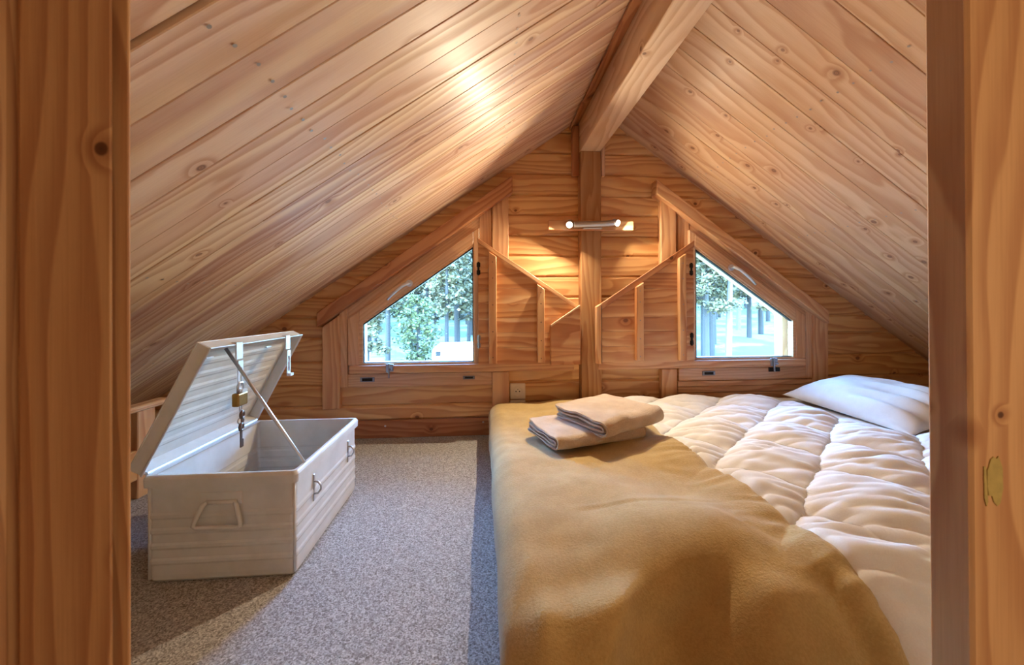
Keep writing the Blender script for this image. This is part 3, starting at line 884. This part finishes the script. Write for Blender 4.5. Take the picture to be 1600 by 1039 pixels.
# staples on the front side
for y in (1.655, 2.06):
    mb = MB(); x = TX1 - ins; zc = -.735
    mb.box((x - .001, y - .006, zc - .055), (x + .004, y + .006, zc + .055))
    rel_p = rel(obj('staple_plate', mb, M['steel'], tr, bevel=.001), tr)
    mb = MB(); mb.tube([(x, y, zc + .026), (x + .018, y, zc + .024), (x + .030, y, zc + .008), (x + .030, y, zc - .008), (x + .018, y, zc - .024), (x, y, zc - .026)], .0042, 8)
    obj('staple', mb, M['steel'], rel_p, smooth=True)
# bail handle on the near end
yh = TY0 + ins
mb = MB(); mb.box((-1.03, yh - .003, -.712), (-.885, yh + .004, -.668)); rel(obj('handle_plate', mb, M['trunk'], tr, bevel=.002), tr)
mb = MB()
mb.tube([(-1.005, yh - .006, -.704), (-1.016, yh - .014, -.712), (-1.038, yh - .022, -.765), (-1.042, yh - .023, -.778), (-1.032, yh - .023, -.786), (-.892, yh - .023, -.789), (-.880, yh - .023, -.782), (-.882, yh - .022, -.768), (-.898, yh - .014, -.714), (-.908, yh - .006, -.706)], .0082, 10)
rel(obj('bail_handle', mb, M['trunk'], tr, smooth=True), tr)
mb = MB(); mb.tube([(-1.01, yh - .005, -.704), (-.902, yh - .005, -.704)], .008, 10); rel(obj('handle_pivot', mb, M['trunk'], tr, smooth=True), tr)

# padlock and keys hung on the near hasp
pz = lb + ht + Vector((.004, 0, -.170))
px_, py_, pz_ = pz
pk = empty('padlock', (px_, py_, pz_ - .07)); tag(pk, 'small brass padlock hanging from the near hasp of the trunk lid', 'padlock')
mb = MB(); mb.box((px_ - .016, py_ - .034, pz_ - .075), (px_ + .012, py_ + .030, pz_ - .022)); rel(obj('lock_body', mb, M['brass'], pk, bevel=.006, seg=2), pk)
mb = MB(); mb.tube([(px_, py_ - .018, pz_ - .024), (px_, py_ - .018, pz_ + .006), (px_, py_ - .010, pz_ + .018), (px_, py_ + .006, pz_ + .018), (px_, py_ + .014, pz_ + .006), (px_, py_ + .014, pz_ - .024)], .0055, 10)
rel(obj('shackle', mb, M['steel'], pk, smooth=True), pk)
kr = empty('key_ring', (px_, py_, pz_ - .09)); tag(kr, 'two keys on rings hanging below the brass padlock', 'keys')
def torus(c, R, r, nrm, n=18, m=6):
    nrm = Vector(nrm).normalized(); u = nrm.orthogonal().normalized(); w = nrm.cross(u)
    vs = []; fs = []
    for i in range(n):
        a = 2 * math.pi * i / n; d_ = u * math.cos(a) + w * math.sin(a)
        for k in range(m):
            t = 2 * math.pi * k / m; vs.append(Vector(c) + d_ * (R + r * math.cos(t)) + nrm * r * math.sin(t))
    for i in range(n):
        for k in range(m):
            i2, k2 = (i + 1) % n, (k + 1) % m
            fs.append((i * m + k, i2 * m + k, i2 * m + k2, i * m + k2))
    return vs, fs
zk = pz_ - .075
mb = MB(); mb.add(*torus((px_, py_, zk - .012), .014, .0025, (1, .3, 0))); mb.add(*torus((px_, py_, zk - .062), .013, .0025, (1, -.4, 0)))
rel(obj('ring', mb, M['steel'], kr, smooth=True), kr)
for k, (dz, dy, ln) in enumerate(((-.030, .002, .045), (-.078, -.004, .07))):
    mb = MB(); mb.add(*torus((px_ + .004, py_ + dy, zk + dz - .008), .013, .0065, (1, .2, 0), 16, 6))
    mb.box((px_ + .001, py_ + dy - .006, zk + dz - .020 - ln), (px_ + .006, py_ + dy + .006, zk + dz - .018)); mb.box((px_ + .001, py_ + dy + .005, zk + dz - .020 - ln), (px_ + .006, py_ + dy + .013, zk + dz - .03 - ln * .4))
    rel(obj('key', mb, M['key'], kr, bevel=.001), kr)

# ------------------------------------------------------------------ bed
def N(x, y, z=0.0): return mnoise.noise(Vector((x, y, z)))
def fbm(x, y, z=0.0, o=3): return mnoise.fractal(Vector((x, y, z)), 1.0, 2.0, o)

bd = empty('bed', (1.5, 1.9, FZ)); tag(bd, 'low double bed under the blanket and the white duvet', 'bed')
b = MB(); b.box((.16, 1.06, FZ + .03), (2.86, 2.84, FZ + .12)); rel(obj('base', b, M['skirt'], bd, bevel=.02, seg=2), bd)
for x in (.22, 2.72):
    for y in (1.12, 2.72):
        b = MB(); b.box((x, y, FZ), (x + .08, y + .08, FZ + .03)); rel(obj('foot', b, M['black'], bd), bd)
b = MB(); b.box((.14, 1.04, FZ + .12), (2.88, 2.86, -.79)); rel(obj('mattress', b, M['skirt'], bd, bevel=.05, seg=3), bd)

ZT = -.742
def edge_prof(s, flat, r, drop):
    """run s along a cloth: flat, then over a rounded edge, then straight down; returns (advance, fall)"""
    if s <= flat: return s, 0.0
    q = math.pi / 2 * r
    if s <= flat + q:
        a = (s - flat) / r
        return flat + r * math.sin(a), r * (1 - math.cos(a))
    return flat + r, min(r + (s - flat - q), drop)

QA = 1.0 / math.hypot(1, 1.12)
def quilt(x, y):
    """height of the puffed duvet over the mattress"""
    c = (x - 1.12 * y) * QA
    e = (1.12 * x + y) * QA
    P = .345
    c0 = (-.84 * QA)
    u = (c - c0) / P
    k = math.floor(u)
    fu = u - k
    v = (e + (.21 if k % 2 else 0.0)) / .47
    fv = v - math.floor(v)
    pu = (4 * fu * (1 - fu)) ** .55; pv = (4 * fv * (1 - fv)) ** .6
    puff = .052 * pu * pv
    seam = .02 * (pu ** 2)
    amp = .35 + .65 * min(1, pu)
    # creases fan out across the pockets, mostly along the bed
    wx = x + .05 * N(x * 3, y * 3, 5)
    w1 = N(wx * 3.2 + .8 * y, (y + .12 * x + .03 * N(x * 5, y * 5)) * 15.0, 3.0)
    w2 = N(wx * 5.0 - y * 2.0, (y - .2 * x) * 27.0, 9.0)
    wr = (1 - abs(w1) * 2.6) * .015 + w2 * .008
    tot = puff + wr * amp + .016 * fbm(x * 2.2, y * 2.2, 1.0)
    if x > 2.2 and y > 1.95:                       # pressed flat under the pillow
        k = min(1, (x - 2.2) / .15) * min(1, (y - 1.95) / .15)
        tot = tot * (1 - .85 * k) - .015 * k
    return tot

def grid_obj(name, fn, nu, nv, mat, thick, sub=0, offset=-1):
    mb = MB(); vs = []; fs = []
    for i in range(nu + 1):
        for j in range(nv + 1):
            vs.append(fn(i / nu, j / nv))
    for i in range(nu):
        for j in range(nv):
            a = i * (nv + 1) + j
            fs.append((a, a + nv + 1, a + nv + 2, a + 1))
    mb.add(vs, fs)
    o = obj(name, mb, mat, smooth=True)
    if thick:
        m = o.modifiers.new('thickness', 'SOLIDIFY'); m.thickness = thick; m.offset = offset
    if sub:
        m = o.modifiers.new('smooth', 'SUBSURF'); m.levels = sub; m.render_levels = sub
    return o

Y_FAR, Y_FRONT = 2.93, .985
def bed_y(t, r=.15, drop=.235, front=Y_FRONT):
    """t = run from the far edge towards the front"""
    return edge_prof(t, Y_FAR - front - r, r, drop)

BR, BF = .31, .79
def duvet_fn(u, v):
    x = .93 + u * 2.07
    run = v * 2.36
    adv, fall = bed_y(run, BR, .235, BF + .02)
    y = Y_FAR - adv
    z = ZT - fall
    yy = y - max(0, fall - .17)
    h = quilt(x, yy - fall * .5)
    f0 = min(1, run / .12)
    k = max(0, 1 - fall / .25)
    z += h * (.35 + .65 * k) * (.5 + .5 * f0)
    y -= h * (1 - k) * .5
    if x < 1.03: z -= .05 * min(1, (1.03 - x) / .05)
    if x > 2.9: z -= (x - 2.9) * .4
    return (x, y, z)
dv = grid_obj('duvet', duvet_fn, 210, 230, M['cotton'], .02)
tag(dv, 'white quilted duvet with stitched pockets spread over the bed', 'duvet')

def blanket_top(x, y):
    h = .018 + .026 * fbm(x * 1.9 + 3, y * 1.9, 2.0, 2) + .010 * N(x * 5.2, y * 4.6, 4.0) + .002 * N(x * 17, y * 17, 2)
    w = min(1, max(0, (x - .25) / .45))
    h += .022 * w
    # broad swell over the duvet, crossways crease of the fold
    h += .035 * math.exp(-((x - .62) / .30) ** 2 - ((y - 1.20) / .22) ** 2)
    yc = 1.335 + .018 * math.sin(x * 4 + .4) + .01 * N(x * 6, 0, 0)
    if .28 < x < 1.0:
        h += .5 * (.005 * math.exp(-((y - yc) / .010) ** 2) - .004 * math.exp(-((y - yc + .022) / .014) ** 2)) * min(1, (x - .28) / .1)
    h -= .009 * math.exp(-((x - .72) / .20) ** 2 - ((y - 1.42) / .045) ** 2)
    e = min(1, max(0, (x - .72) / .28)); e = e * e * (3 - 2 * e)
    if e > 0: h = h * (1 - e) + (.034 + .6 * quilt(min(x + .02, 1.03), y)) * e
    return h
X_HEM = 1.005
def blanket_fn(u, v):
    rs = u * 1.215                                    # run from the hem towards the foot of the bed
    rt = v * 2.37
    ax, fx = edge_prof(rs, X_HEM - .055 - .085, .085, .252)
    ay, fy = bed_y(rt, BR, .25, BF)
    x = X_HEM - ax; y = Y_FAR - ay
    tx = min(1, fx / .22); ty = min(1, fy / .22)
    h = blanket_top(x, y - max(0, fy - .17))
    fall = math.hypot(fx, fy)
    fall = min(fall, -FZ + ZT - .010 + (.0))
    z = ZT - fall + h * (1 - .85 * max(tx, ty))
    # folds on the hanging sides
    if fy > 0:
        ca = max(0.0, 1 - fy / BR); sa = math.sqrt(1 - ca * ca)
        w = min(1, fy / .05); w = w * w * (3 - 2 * w)
        g = .5 * math.sin(x * 11.0 + 1.2 * math.sin(x * 5)) + .25 * math.sin(x * 23 + 2.0) + .5 * N(x * 5, fy * 2, 3)
        d = x - (.50 - 1.0 * (1.12 - y))
        f_ = .085 * math.exp(-(d / (.18 if d < 0 else .055)) ** 2) - .075 * math.exp(-((d - .19) / .10) ** 2)
        d2 = x - (.82 - .5 * (1.12 - y))
        f_ += .035 * math.exp(-(d2 / .10) ** 2)
        d3 = x - (.20 - .3 * (1.12 - y))
        f_ += .024 * math.exp(-(d3 / .04) ** 2) + .018 * math.exp(-((x - .955) / .03) ** 2) - .012 * math.exp(-((x - .905) / .03) ** 2)
        f_ = (f_ + .010 * g) * w
        y -= f_ * sa; z += f_ * ca
    if fx > 0:
        g = .5 * math.sin(y * 8.0 + 1.0) + .5 * N(y * 3.2, fx * 2, 7) + .25 * math.sin(y * 19)
        x -= (.014 * g + .006) * tx * (1.2 - .5 * tx) + .028 * math.sin(math.pi * min(1, tx)) * .6
        x += .012 * tx * tx
    if u < .012:
        z -= .010
    # wavering hem
    x += .012 * N(y * 3.0, 0, 8) * max(0, 1 - rs / .3) + .02 * max(0, 1 - rs / .3) * ty
    return (x, y, max(z, FZ + .006))
bl = grid_obj('blanket', blanket_fn, 150, 230, M['fleece'], .011)
tag(bl, 'camel brown fleece blanket draped over the foot half of the bed', 'blanket')

# pillow
def make_pillow():
    nu, nv = 64, 48
    LX, LY, H = .62, .86, .118
    vs = []; fs = []
    def pt(a, b_, side):
        # a, b in -1..1
        ca = abs(a); cb = abs(b_)
        prof = max(0.0, (1 - ca ** 2.6)) ** .62 * max(0.0, (1 - cb ** 3.0)) ** .62
        pin = 1 - .10 * (1 - cb ** 2) * ca ** 6
        pin2 = 1 - .07 * (1 - ca ** 2) * cb ** 6
        x = a * LX / 2 * pin; y = b_ * LY / 2 * pin2
        wr = .014 * N(a * 2.0 + 4, b_ * 2.0, 1) + .007 * N(a * 7 + b_ * 2, b_ * 2.5, 6)
        z = side * H * prof * (1.05 if side > 0 else .40) + (wr * prof if side > 0 else 0)
        # creases running in from the near end
        if side > 0:
            k = min(1, max(0, (.15 - b_) / .7)); k = k * k * (3 - 2 * k)
            z += .019 * math.sin(a * 15 + 1.6 * N(a * 2, b_ * 1.2, 5) + b_ * 1.5) * k * prof ** .5
        return (x, y, z)
    idx = {}
    for side in (1, -1):
        for i in range(nu + 1):
            for j in range(nv + 1):
                a, b_ = -1 + 2 * i / nu, -1 + 2 * j / nv
                a = math.sin(a * math.pi / 2) * .25 + a * .75; b_ = math.sin(b_ * math.pi / 2) * .25 + b_ * .75
                if side < 0 and (i in (0, nu) or j in (0, nv)):
                    idx[(side, i, j)] = idx[(1, i, j)]; continue
                idx[(side, i, j)] = len(vs); vs.append(pt(a, b_, side))
        for i in range(nu):
            for j in range(nv):
                q = (idx[(side, i, j)], idx[(side, i + 1, j)], idx[(side, i + 1, j + 1)], idx[(side, i, j + 1)])
                fs.append(q if side > 0 else q[::-1])
    return MB().add(vs, fs)
pil = obj('pillow', make_pillow(), M['pillowc'], smooth=True, loc=(2.65, 2.43, -.648))
pil.rotation_euler = (math.radians(3), math.radians(-10), math.radians(4))
tag(pil, 'white pillow at the head of the bed, below the right window', 'pillow')
b = MB(); b.prism_y([(-.012, -.016), (.012, -.016), (.013, .016), (-.012, .015)], -.001, .001)
o = obj('care_tag', b, M['tagc'], pil, loc=(-.07, -.437, .012)); o['label'] = 'small white cloth tag at the seam'

# ------------------------------------------------------------------ towels
def towel(cx_, cy_, z0, rot, L, D, H, seed, tilt=0.0):
    """bath towel folded into nested U layers, the round fold facing the viewer"""
    mb = MB()
    lay = 2
    th = H / 4.3
    for k in range(lay):
        r = H / 2 - th / 2 - k * th * 1.04
        run = D - 2 * H / 2
        prof = []
        nseg = 16
        far = D / 2 - k * .006
        near = -D / 2 + H / 2
        for i in range(nseg + 1): prof.append((far + (near - far) * i / nseg, -r))
        for i in range(1, 10):
            a = -math.pi / 2 - math.pi * i / 9
            prof.append((near + r * math.cos(a) * 1.0, r * math.sin(a)))
        for i in range(1, nseg + 1): prof.append((near + (far - near) * i / nseg, r))
        nq = 26
        vs = []; fs = []
        m = len(prof)
        # ribbon with thickness
        for s in (0, 1):
            for i, (p, h) in enumerate(prof):
                p0 = prof[max(0, i - 1)]; p1 = prof[min(m - 1, i + 1)]
                tx_, tz_ = p1[0] - p0[0], p1[1] - p0[1]; l_ = math.hypot(tx_, tz_) or 1
                nx_, nz_ = -tz_ / l_, tx_ / l_
                off = (th / 2) * (1 if s else -1)
                for j in range(nq + 1):
                    q = -L / 2 + L * j / nq
                    en = 1 - .5 * (abs(q) / (L / 2)) ** 14
                    d1 = .011 * N(p * 6 + seed, q * 6, h * 6) + .006 * N(p * 16, q * 15, seed + h * 20) + .003 * N(p * 45, q * 45, seed)
                    cr = .010 * math.sin(q * 38 + 3 * N(p * 4, q * 3, seed)) * max(0, (near + .06 - p) / .14) if p < near + .06 else 0
                    pp = p + nx_ * off * en + (cr * .5)
                    hh = h + nz_ * off * en + d1 * (1.0 if h > 0 else .35) + cr * (.6 if h > -.01 else 0)
                    qq = q * (1 - .05 * abs(p / (D / 2)) ** 6) + .016 * N(p * 6, k * 3 + seed, h * 9)
                    vs.append((qq, pp, hh))
        W_ = nq + 1
        tot = m * W_
        for s in (0, 1):
            for i in range(m - 1):
                for j in range(nq):
                    a = s * tot + i * W_ + j
                    f_ = (a, a + 1, a + W_ + 1, a + W_)
                    fs.append(f_ if s else f_[::-1])
        def side_(a, b_): fs.append((a, b_, tot + b_, tot + a))
        for i in range(m - 1):
            side_(i * W_, (i + 1) * W_); side_((i + 1) * W_ + nq, i * W_ + nq)
        for j in range(nq):
            side_(j + 1, j); side_((m - 1) * W_ + j, (m - 1) * W_ + j + 1)
        mb.add(vs, fs)
    # a flat inner sheet fills the middle
    o = obj('towel', mb, M['towel'], smooth=True, loc=(cx_, cy_, z0 + H / 2))
    o.rotation_euler = (0, tilt, rot)
    md = o.modifiers.new('smooth', 'SUBSURF'); md.levels = 1; md.render_levels = 1
    return o
ZTW = -.699
t1 = towel(.56, 2.10, ZTW, math.radians(16), .54, .38, .070, 3.0)
tag(t1, 'beige folded towel lying lowest, its edge showing on the left under the other', 'towel')
t2 = towel(.70, 2.12, ZTW + .060, math.radians(27), .44, .42, .092, 11.0, tilt=math.radians(-2))
tag(t2, 'beige folded towel lying on top of the other towel on the blanket', 'towel')

# ------------------------------------------------------------------ outside
def gz(x, y):
    """ground height: parking on the left, a wooded bank rising to the right"""
    t = min(1, max(0, (x - 2 - .10 * y) / 14))
    t = t * t * (3 - 2 * t)
    flat = -4.75
    bank = -4.4 + .060 * max(0, y - 4) + .02 * x
    bank = min(bank, -1.5)
    hump = .5 * math.exp(-((x - 11.9) / 2.6) ** 2 - ((y - 17.0) / 2.6) ** 2)
    return flat * (1 - t) + (bank + hump) * t + .12 * fbm(x * .25, y * .25, 0) + .16 * max(0, y - 58)
g = MB(); vs = []; fs = []
nx, ny = 70, 60
for i in range(nx + 1):
    for j in range(ny + 1):
        x = -60 + 160 * i / nx; y = 3.9 + 96 * (j / ny) ** 1.6
        vs.append((x, y, gz(x, y)))
for i in range(nx):
    for j in range(ny):
        a = i * (ny + 1) + j; fs.append((a, a + ny + 1, a + ny + 2, a + 1))
g.add(vs, fs)
def ground_mat():
    m, nt, b = new_mat('mown_grass'); T = NT(nt); tc = T.n('ShaderNodeTexCoord')
    n1 = T.noise(tc.outputs['Object'], .35, 4.0, .6); n2 = T.noise(tc.outputs['Object'], 6.0, 3.0, .7)
    c = T.mix(T.sstep(n1, .46, .58), col4((46, 60, 34)), col4((92, 86, 74)))
    c = T.mix(T.sstep(n2, .4, .7, 0, .5), c, col4((46, 52, 30)))
    T.link(c, b.inputs['Base Color']); b.inputs['Roughness'].default_value = 1.0
    return m
go = obj('ground', g, ground_mat(), smooth=True, kind='structure'); go['label'] = 'pale grass and gravel ground outside the gable'

M['bark'] = plain('pine_bark', (28, 27, 28), .9, var=.45, bscale=3.0)
M['bark2'] = plain('pale_bark', (84, 82, 82), .9, var=.35, bscale=5.0)
def leafmat(name, c, c2):
    m, nt, b = new_mat(name); T = NT(nt); tc = T.n('ShaderNodeTexCoord')
    n1 = T.noise(tc.outputs['Object'], .9, 3.0, .6)
    T.link(T.mix(T.sstep(n1, .35, .65), col4(c), col4(c2)), b.inputs['Base Color']); b.inputs['Roughness'].default_value = .7
    b.inputs['Specular IOR Level'].default_value = .2
    return m
M['leafA'] = leafmat('pine_needles', (52, 50, 38), (84, 82, 62))
M['leafB'] = leafmat('broad_leaves', (44, 50, 34), (70, 78, 50))

def tree_meshes(seed, H, R, base, leafy, nb=30, per=132, size=.30):
    rg = random.Random(seed)
    tk = MB()
    lean = (rg.uniform(-.03, .03), rg.uniform(-.03, .03))
    P = [(lean[0] * h, lean[1] * h, h) for h in (-.6, H * .2, H * .5, H * .8, H)]
    tk.tube(P, [.19 * H / 12, .16 * H / 12, .12 * H / 12, .07 * H / 12, .02], 8)
    br = MB(); lf = MB()
    for i in range(nb):
        t = base + (1 - base) * (i + .5) / nb
        h = H * t
        rad = R * (1 - ((t - base) / (1 - base)) ** (1.3 if leafy else 1.0)) * rg.uniform(.55, 1.0) + .25
        if leafy: rad = R * math.sin(math.pi * min(.98, .12 + .8 * (t - base) / (1 - base))) * rg.uniform(.6, 1.0) + .2
        for s in range(3):
            a = rg.uniform(0, 2 * math.pi)
            e = Vector((math.cos(a) * rad, math.sin(a) * rad, h + rad * rg.uniform(-.05, .30)))
            b0 = Vector((lean[0] * h, lean[1] * h, h))
            br.tube([b0, b0.lerp(e, .5) + Vector((0, 0, .08)), e], [.035, .022, .008], 4, cap=False)
            for q in range(per // 3):
                c = b0.lerp(e, rg.uniform(.35, 1.05)) + Vector((rg.gauss(0, .22), rg.gauss(0, .22), rg.gauss(0, .14))) * (1.4 if leafy else 1.0)
                n_ = Vector((rg.gauss(0, .6), rg.gauss(0, .6), rg.gauss(.8, .4))).normalized()
                u_ = n_.orthogonal().normalized(); w_ = n_.cross(u_)
                an = rg.uniform(0, 6.3); uu = u_ * math.cos(an) + w_ * math.sin(an); ww = n_.cross(uu)
                sx, sy = size * rg.uniform(.5, 1.1), size * rg.uniform(.25, .6)
                lf.add([c - uu * sx, c - ww * sy, c + uu * sx, c + ww * sy], [(0, 1, 2, 3)])
    return mesh_of('trunk', tk), mesh_of('branches', br), mesh_of('foliage', lf)
VAR = [tree_meshes(11, 13, 1.9, .24, False), tree_meshes(12, 15, 2.0, .30, False), tree_meshes(13, 12, 1.8, .20, False), tree_meshes(14, 9, 3.0, .16, True, 26, 90, .30), tree_meshes(15, 13, 2.4, .42, False, 20), tree_meshes(16, 13, 2.4, .30, False, 28, 420, .15)]
for k, (a, b_, c) in enumerate(VAR):
    a.materials.append(M['bark2'] if k == 4 else M['bark']); b_.materials.append(M['bark']); c.materials.append(M['leafB'] if k == 3 else M['leafA'])
def tree(k, x, y, s, label, group=None, rz=None):
    nm = 'leafy_tree' if k == 3 else 'pine_tree'
    r = empty(nm, (x, y, gz(x, y))); tag(r, label, 'tree', group)
    r.rotation_euler = (0, 0, random.uniform(0, 6.28) if rz is None else rz); r.scale = (s, s, s)
    for n_, me in zip(('trunk', 'branches', 'foliage'), VAR[k]):
        o = bpy.data.objects.new(n_, me); C.objects.link(o); o.parent = r
        if n_ in ('foliage', 'branches'): o['kind'] = 'stuff'
    return r
# left window looks along x/y from -.02 to -.30, right window from .57 to .85
tree(3, -4.5, 27.4, .62, 'round leafy tree behind the motorhome outside the left window')
tree(2, -7.4, 25.4, .75, 'pine standing in front of the wood at the left edge of the left window')
rg = random.Random(21)
def spread(n, ta, tb, ya, yb, gap, tries=6000):
    pts = []
    for _ in range(tries):
        y = rg.uniform(ya, yb); x = rg.uniform(ta, tb) * y
        if all(max(abs(x - p), abs(y - q)) > gap for p, q in pts): pts.append((x, y))
        if len(pts) == n: break
    return pts
for x, y in spread(60, -.44, .10, 35, 70, 4.9):
    tree(rg.choice((0, 1, 2, 0, 1)), x, y, rg.uniform(.95, 1.15) + .006 * max(0, y - 40), 'tall pine in the dense wood seen through the left window', 'pines of the wood beyond the left window')
rp = tree(4, 13.1, 19.8, .9, 'pale barked pine standing close outside the right window')
for x, y, k, s, lab in ((14.6, 24.6, 5, 1.0, 'pine trunk second from the shutter in the right window'), (17.0, 27.4, 1, 1.0, 'dark pine trunk left of the pale one in the right window'), (21.4, 29.6, 0, 1.0, 'pine trunk right of the pale one in the right window'), (23.6, 31.2, 1, .95, 'pine trunk halfway up the bank in the right window'), (11.4, 19.0, 5, .9, 'pine trunk nearest the open shutter in the right window'), (14.2, 23.0, 5, .9, 'dark trunked pine behind the pale one in the right window'), (21.8, 26.4, 2, 1.0, 'pine on the grassy bank at the outer edge of the right window')):
    tree(k, x, y, s, lab)
for x, y in spread(60, .46, 1.0, 34, 70, 4.9):
    tree(rg.choice((0, 1, 2, 4, 1)), x, y, rg.uniform(.85, 1.1) + .004 * max(0, y - 40), 'tall pine in the open wood seen through the right window', 'pines of the wood beyond the right window')

for i in range(10):
    t = tree(3, -41 + 6.2 * i, 76.5 + 10 * (i % 2), 1.3, 'broad leafy tree closing the back of the wood in the left window', 'leafy trees behind the pines on the left'); t.location.z -= 1.9
for i in range(10):
    t = tree(3, 36 + 6.2 * i, 76.5 + 10 * (i % 2), 1.3, 'broad leafy tree closing the back of the wood in the right window', 'leafy trees behind the pines on the right'); t.location.z -= 1.9

# spoil heap outside the right window
hm = MB(); vs = []; fs = []
for i in range(19):
    for j in range(10):
        a = 2 * math.pi * i / 18; r = j / 9
        x = 11.9 + 1.9 * r * math.cos(a); y = 17.0 + 1.5 * r * math.sin(a)
        vs.append((x, y, gz(x, y) - .05 + 1.05 * (1 - r * r) + .12 * fbm(x * 1.3, y * 1.3, 4) * (1 - r)))
for i in range(18):
    for j in range(9):
        a = i * 10 + j; fs.append((a, a + 10, a + 11, a + 1))
hm.add(vs, fs)
M['spoil'] = plain('grey_spoil', (70, 70, 74), 1.0, var=.4, bscale=6.0)
o = obj('earth_mound', hm, M['spoil'], smooth=True); tag(o, 'grey earth mound on the ground outside the right window', 'mound')

# outer jamb of the right window, seen through the glass
board('trim_15', rect(2.556, 2.90, -.5, .0), 3.13, .09, M['beam'], d=(0, 0, 1), kind='structure', fit=False, label='pale outer jamb seen through the right window')

# motorhome
mh = empty('motorhome', (-.5, 23, gz(-.5, 23))); tag(mh, 'white motorhome parked outside the left window', 'motorhome')
M['white'] = plain('white_bodywork', (205, 200, 192), .4)
M['vglass'] = plain('dark_vehicle_glass', (12, 15, 20), .5, spec=.1)
M['tyre'] = plain('tyre_rubber', (30, 30, 32), .8)
zz = gz(-.5, 23)
prof = [(-2.9, .45), (-2.9, 1.1), (-2.5, 1.25), (-2.30, 1.75), (-2.36, 2.0), (-2.30, 2.40), (-2.05, 2.62), (3.6, 2.62), (3.7, 2.5), (3.7, .45)]
b = MB(); b.prism_y(prof, -1.05, 1.05); obj('body_shell', b, M['white'], mh, bevel=.02, seg=2)
for nm, x0, x1, z0, z1, mt in (('cab_window', -2.14, -1.86, 2.02, 2.29, 'vglass'), ('side_window', -1.55, -.90, 1.40, 1.84, 'vglass'), ('window_awning', -1.60, -.86, 1.87, 1.96, 'zinc'), ('side_window', .1, .9, 1.5, 1.95, 'vglass')):
    b = MB(); b.prism_y([(x0, z0), (x1, z0), (x1, z1), (x0, z1)], -1.09, -1.03); obj(nm, b, M[mt], mh, bevel=.01)
for x in (-1.9, 2.2):
    for y in (-.95, .75):
        b = MB(); b.tube([(x, y, .34), (x, y + .2, .34)], .34, 18); obj('wheel', b, M['tyre'], mh, bevel=.02)

# ------------------------------------------------------------------ to metres, floor at z = 0
done = set()
for o in list(scn.objects):
    if o is cam: continue
    if o.type == 'MESH' and o.data.name not in done:
        done.add(o.data.name)
        n = len(o.data.vertices); co = np.empty(n * 3, dtype=np.float32)
        o.data.vertices.foreach_get('co', co); o.data.vertices.foreach_set('co', co * K); o.data.update()
    for m in o.modifiers:
        if m.type == 'BEVEL': m.width *= K
        if m.type == 'SOLIDIFY': m.thickness *= K
    o.location = Vector(o.location) * K
    if o.parent is None: o.location.z -= FZ * K
    if o.type == 'LIGHT':
        if o.data.type == 'AREA': o.data.size *= K
        else: o.data.shadow_soft_size *= K
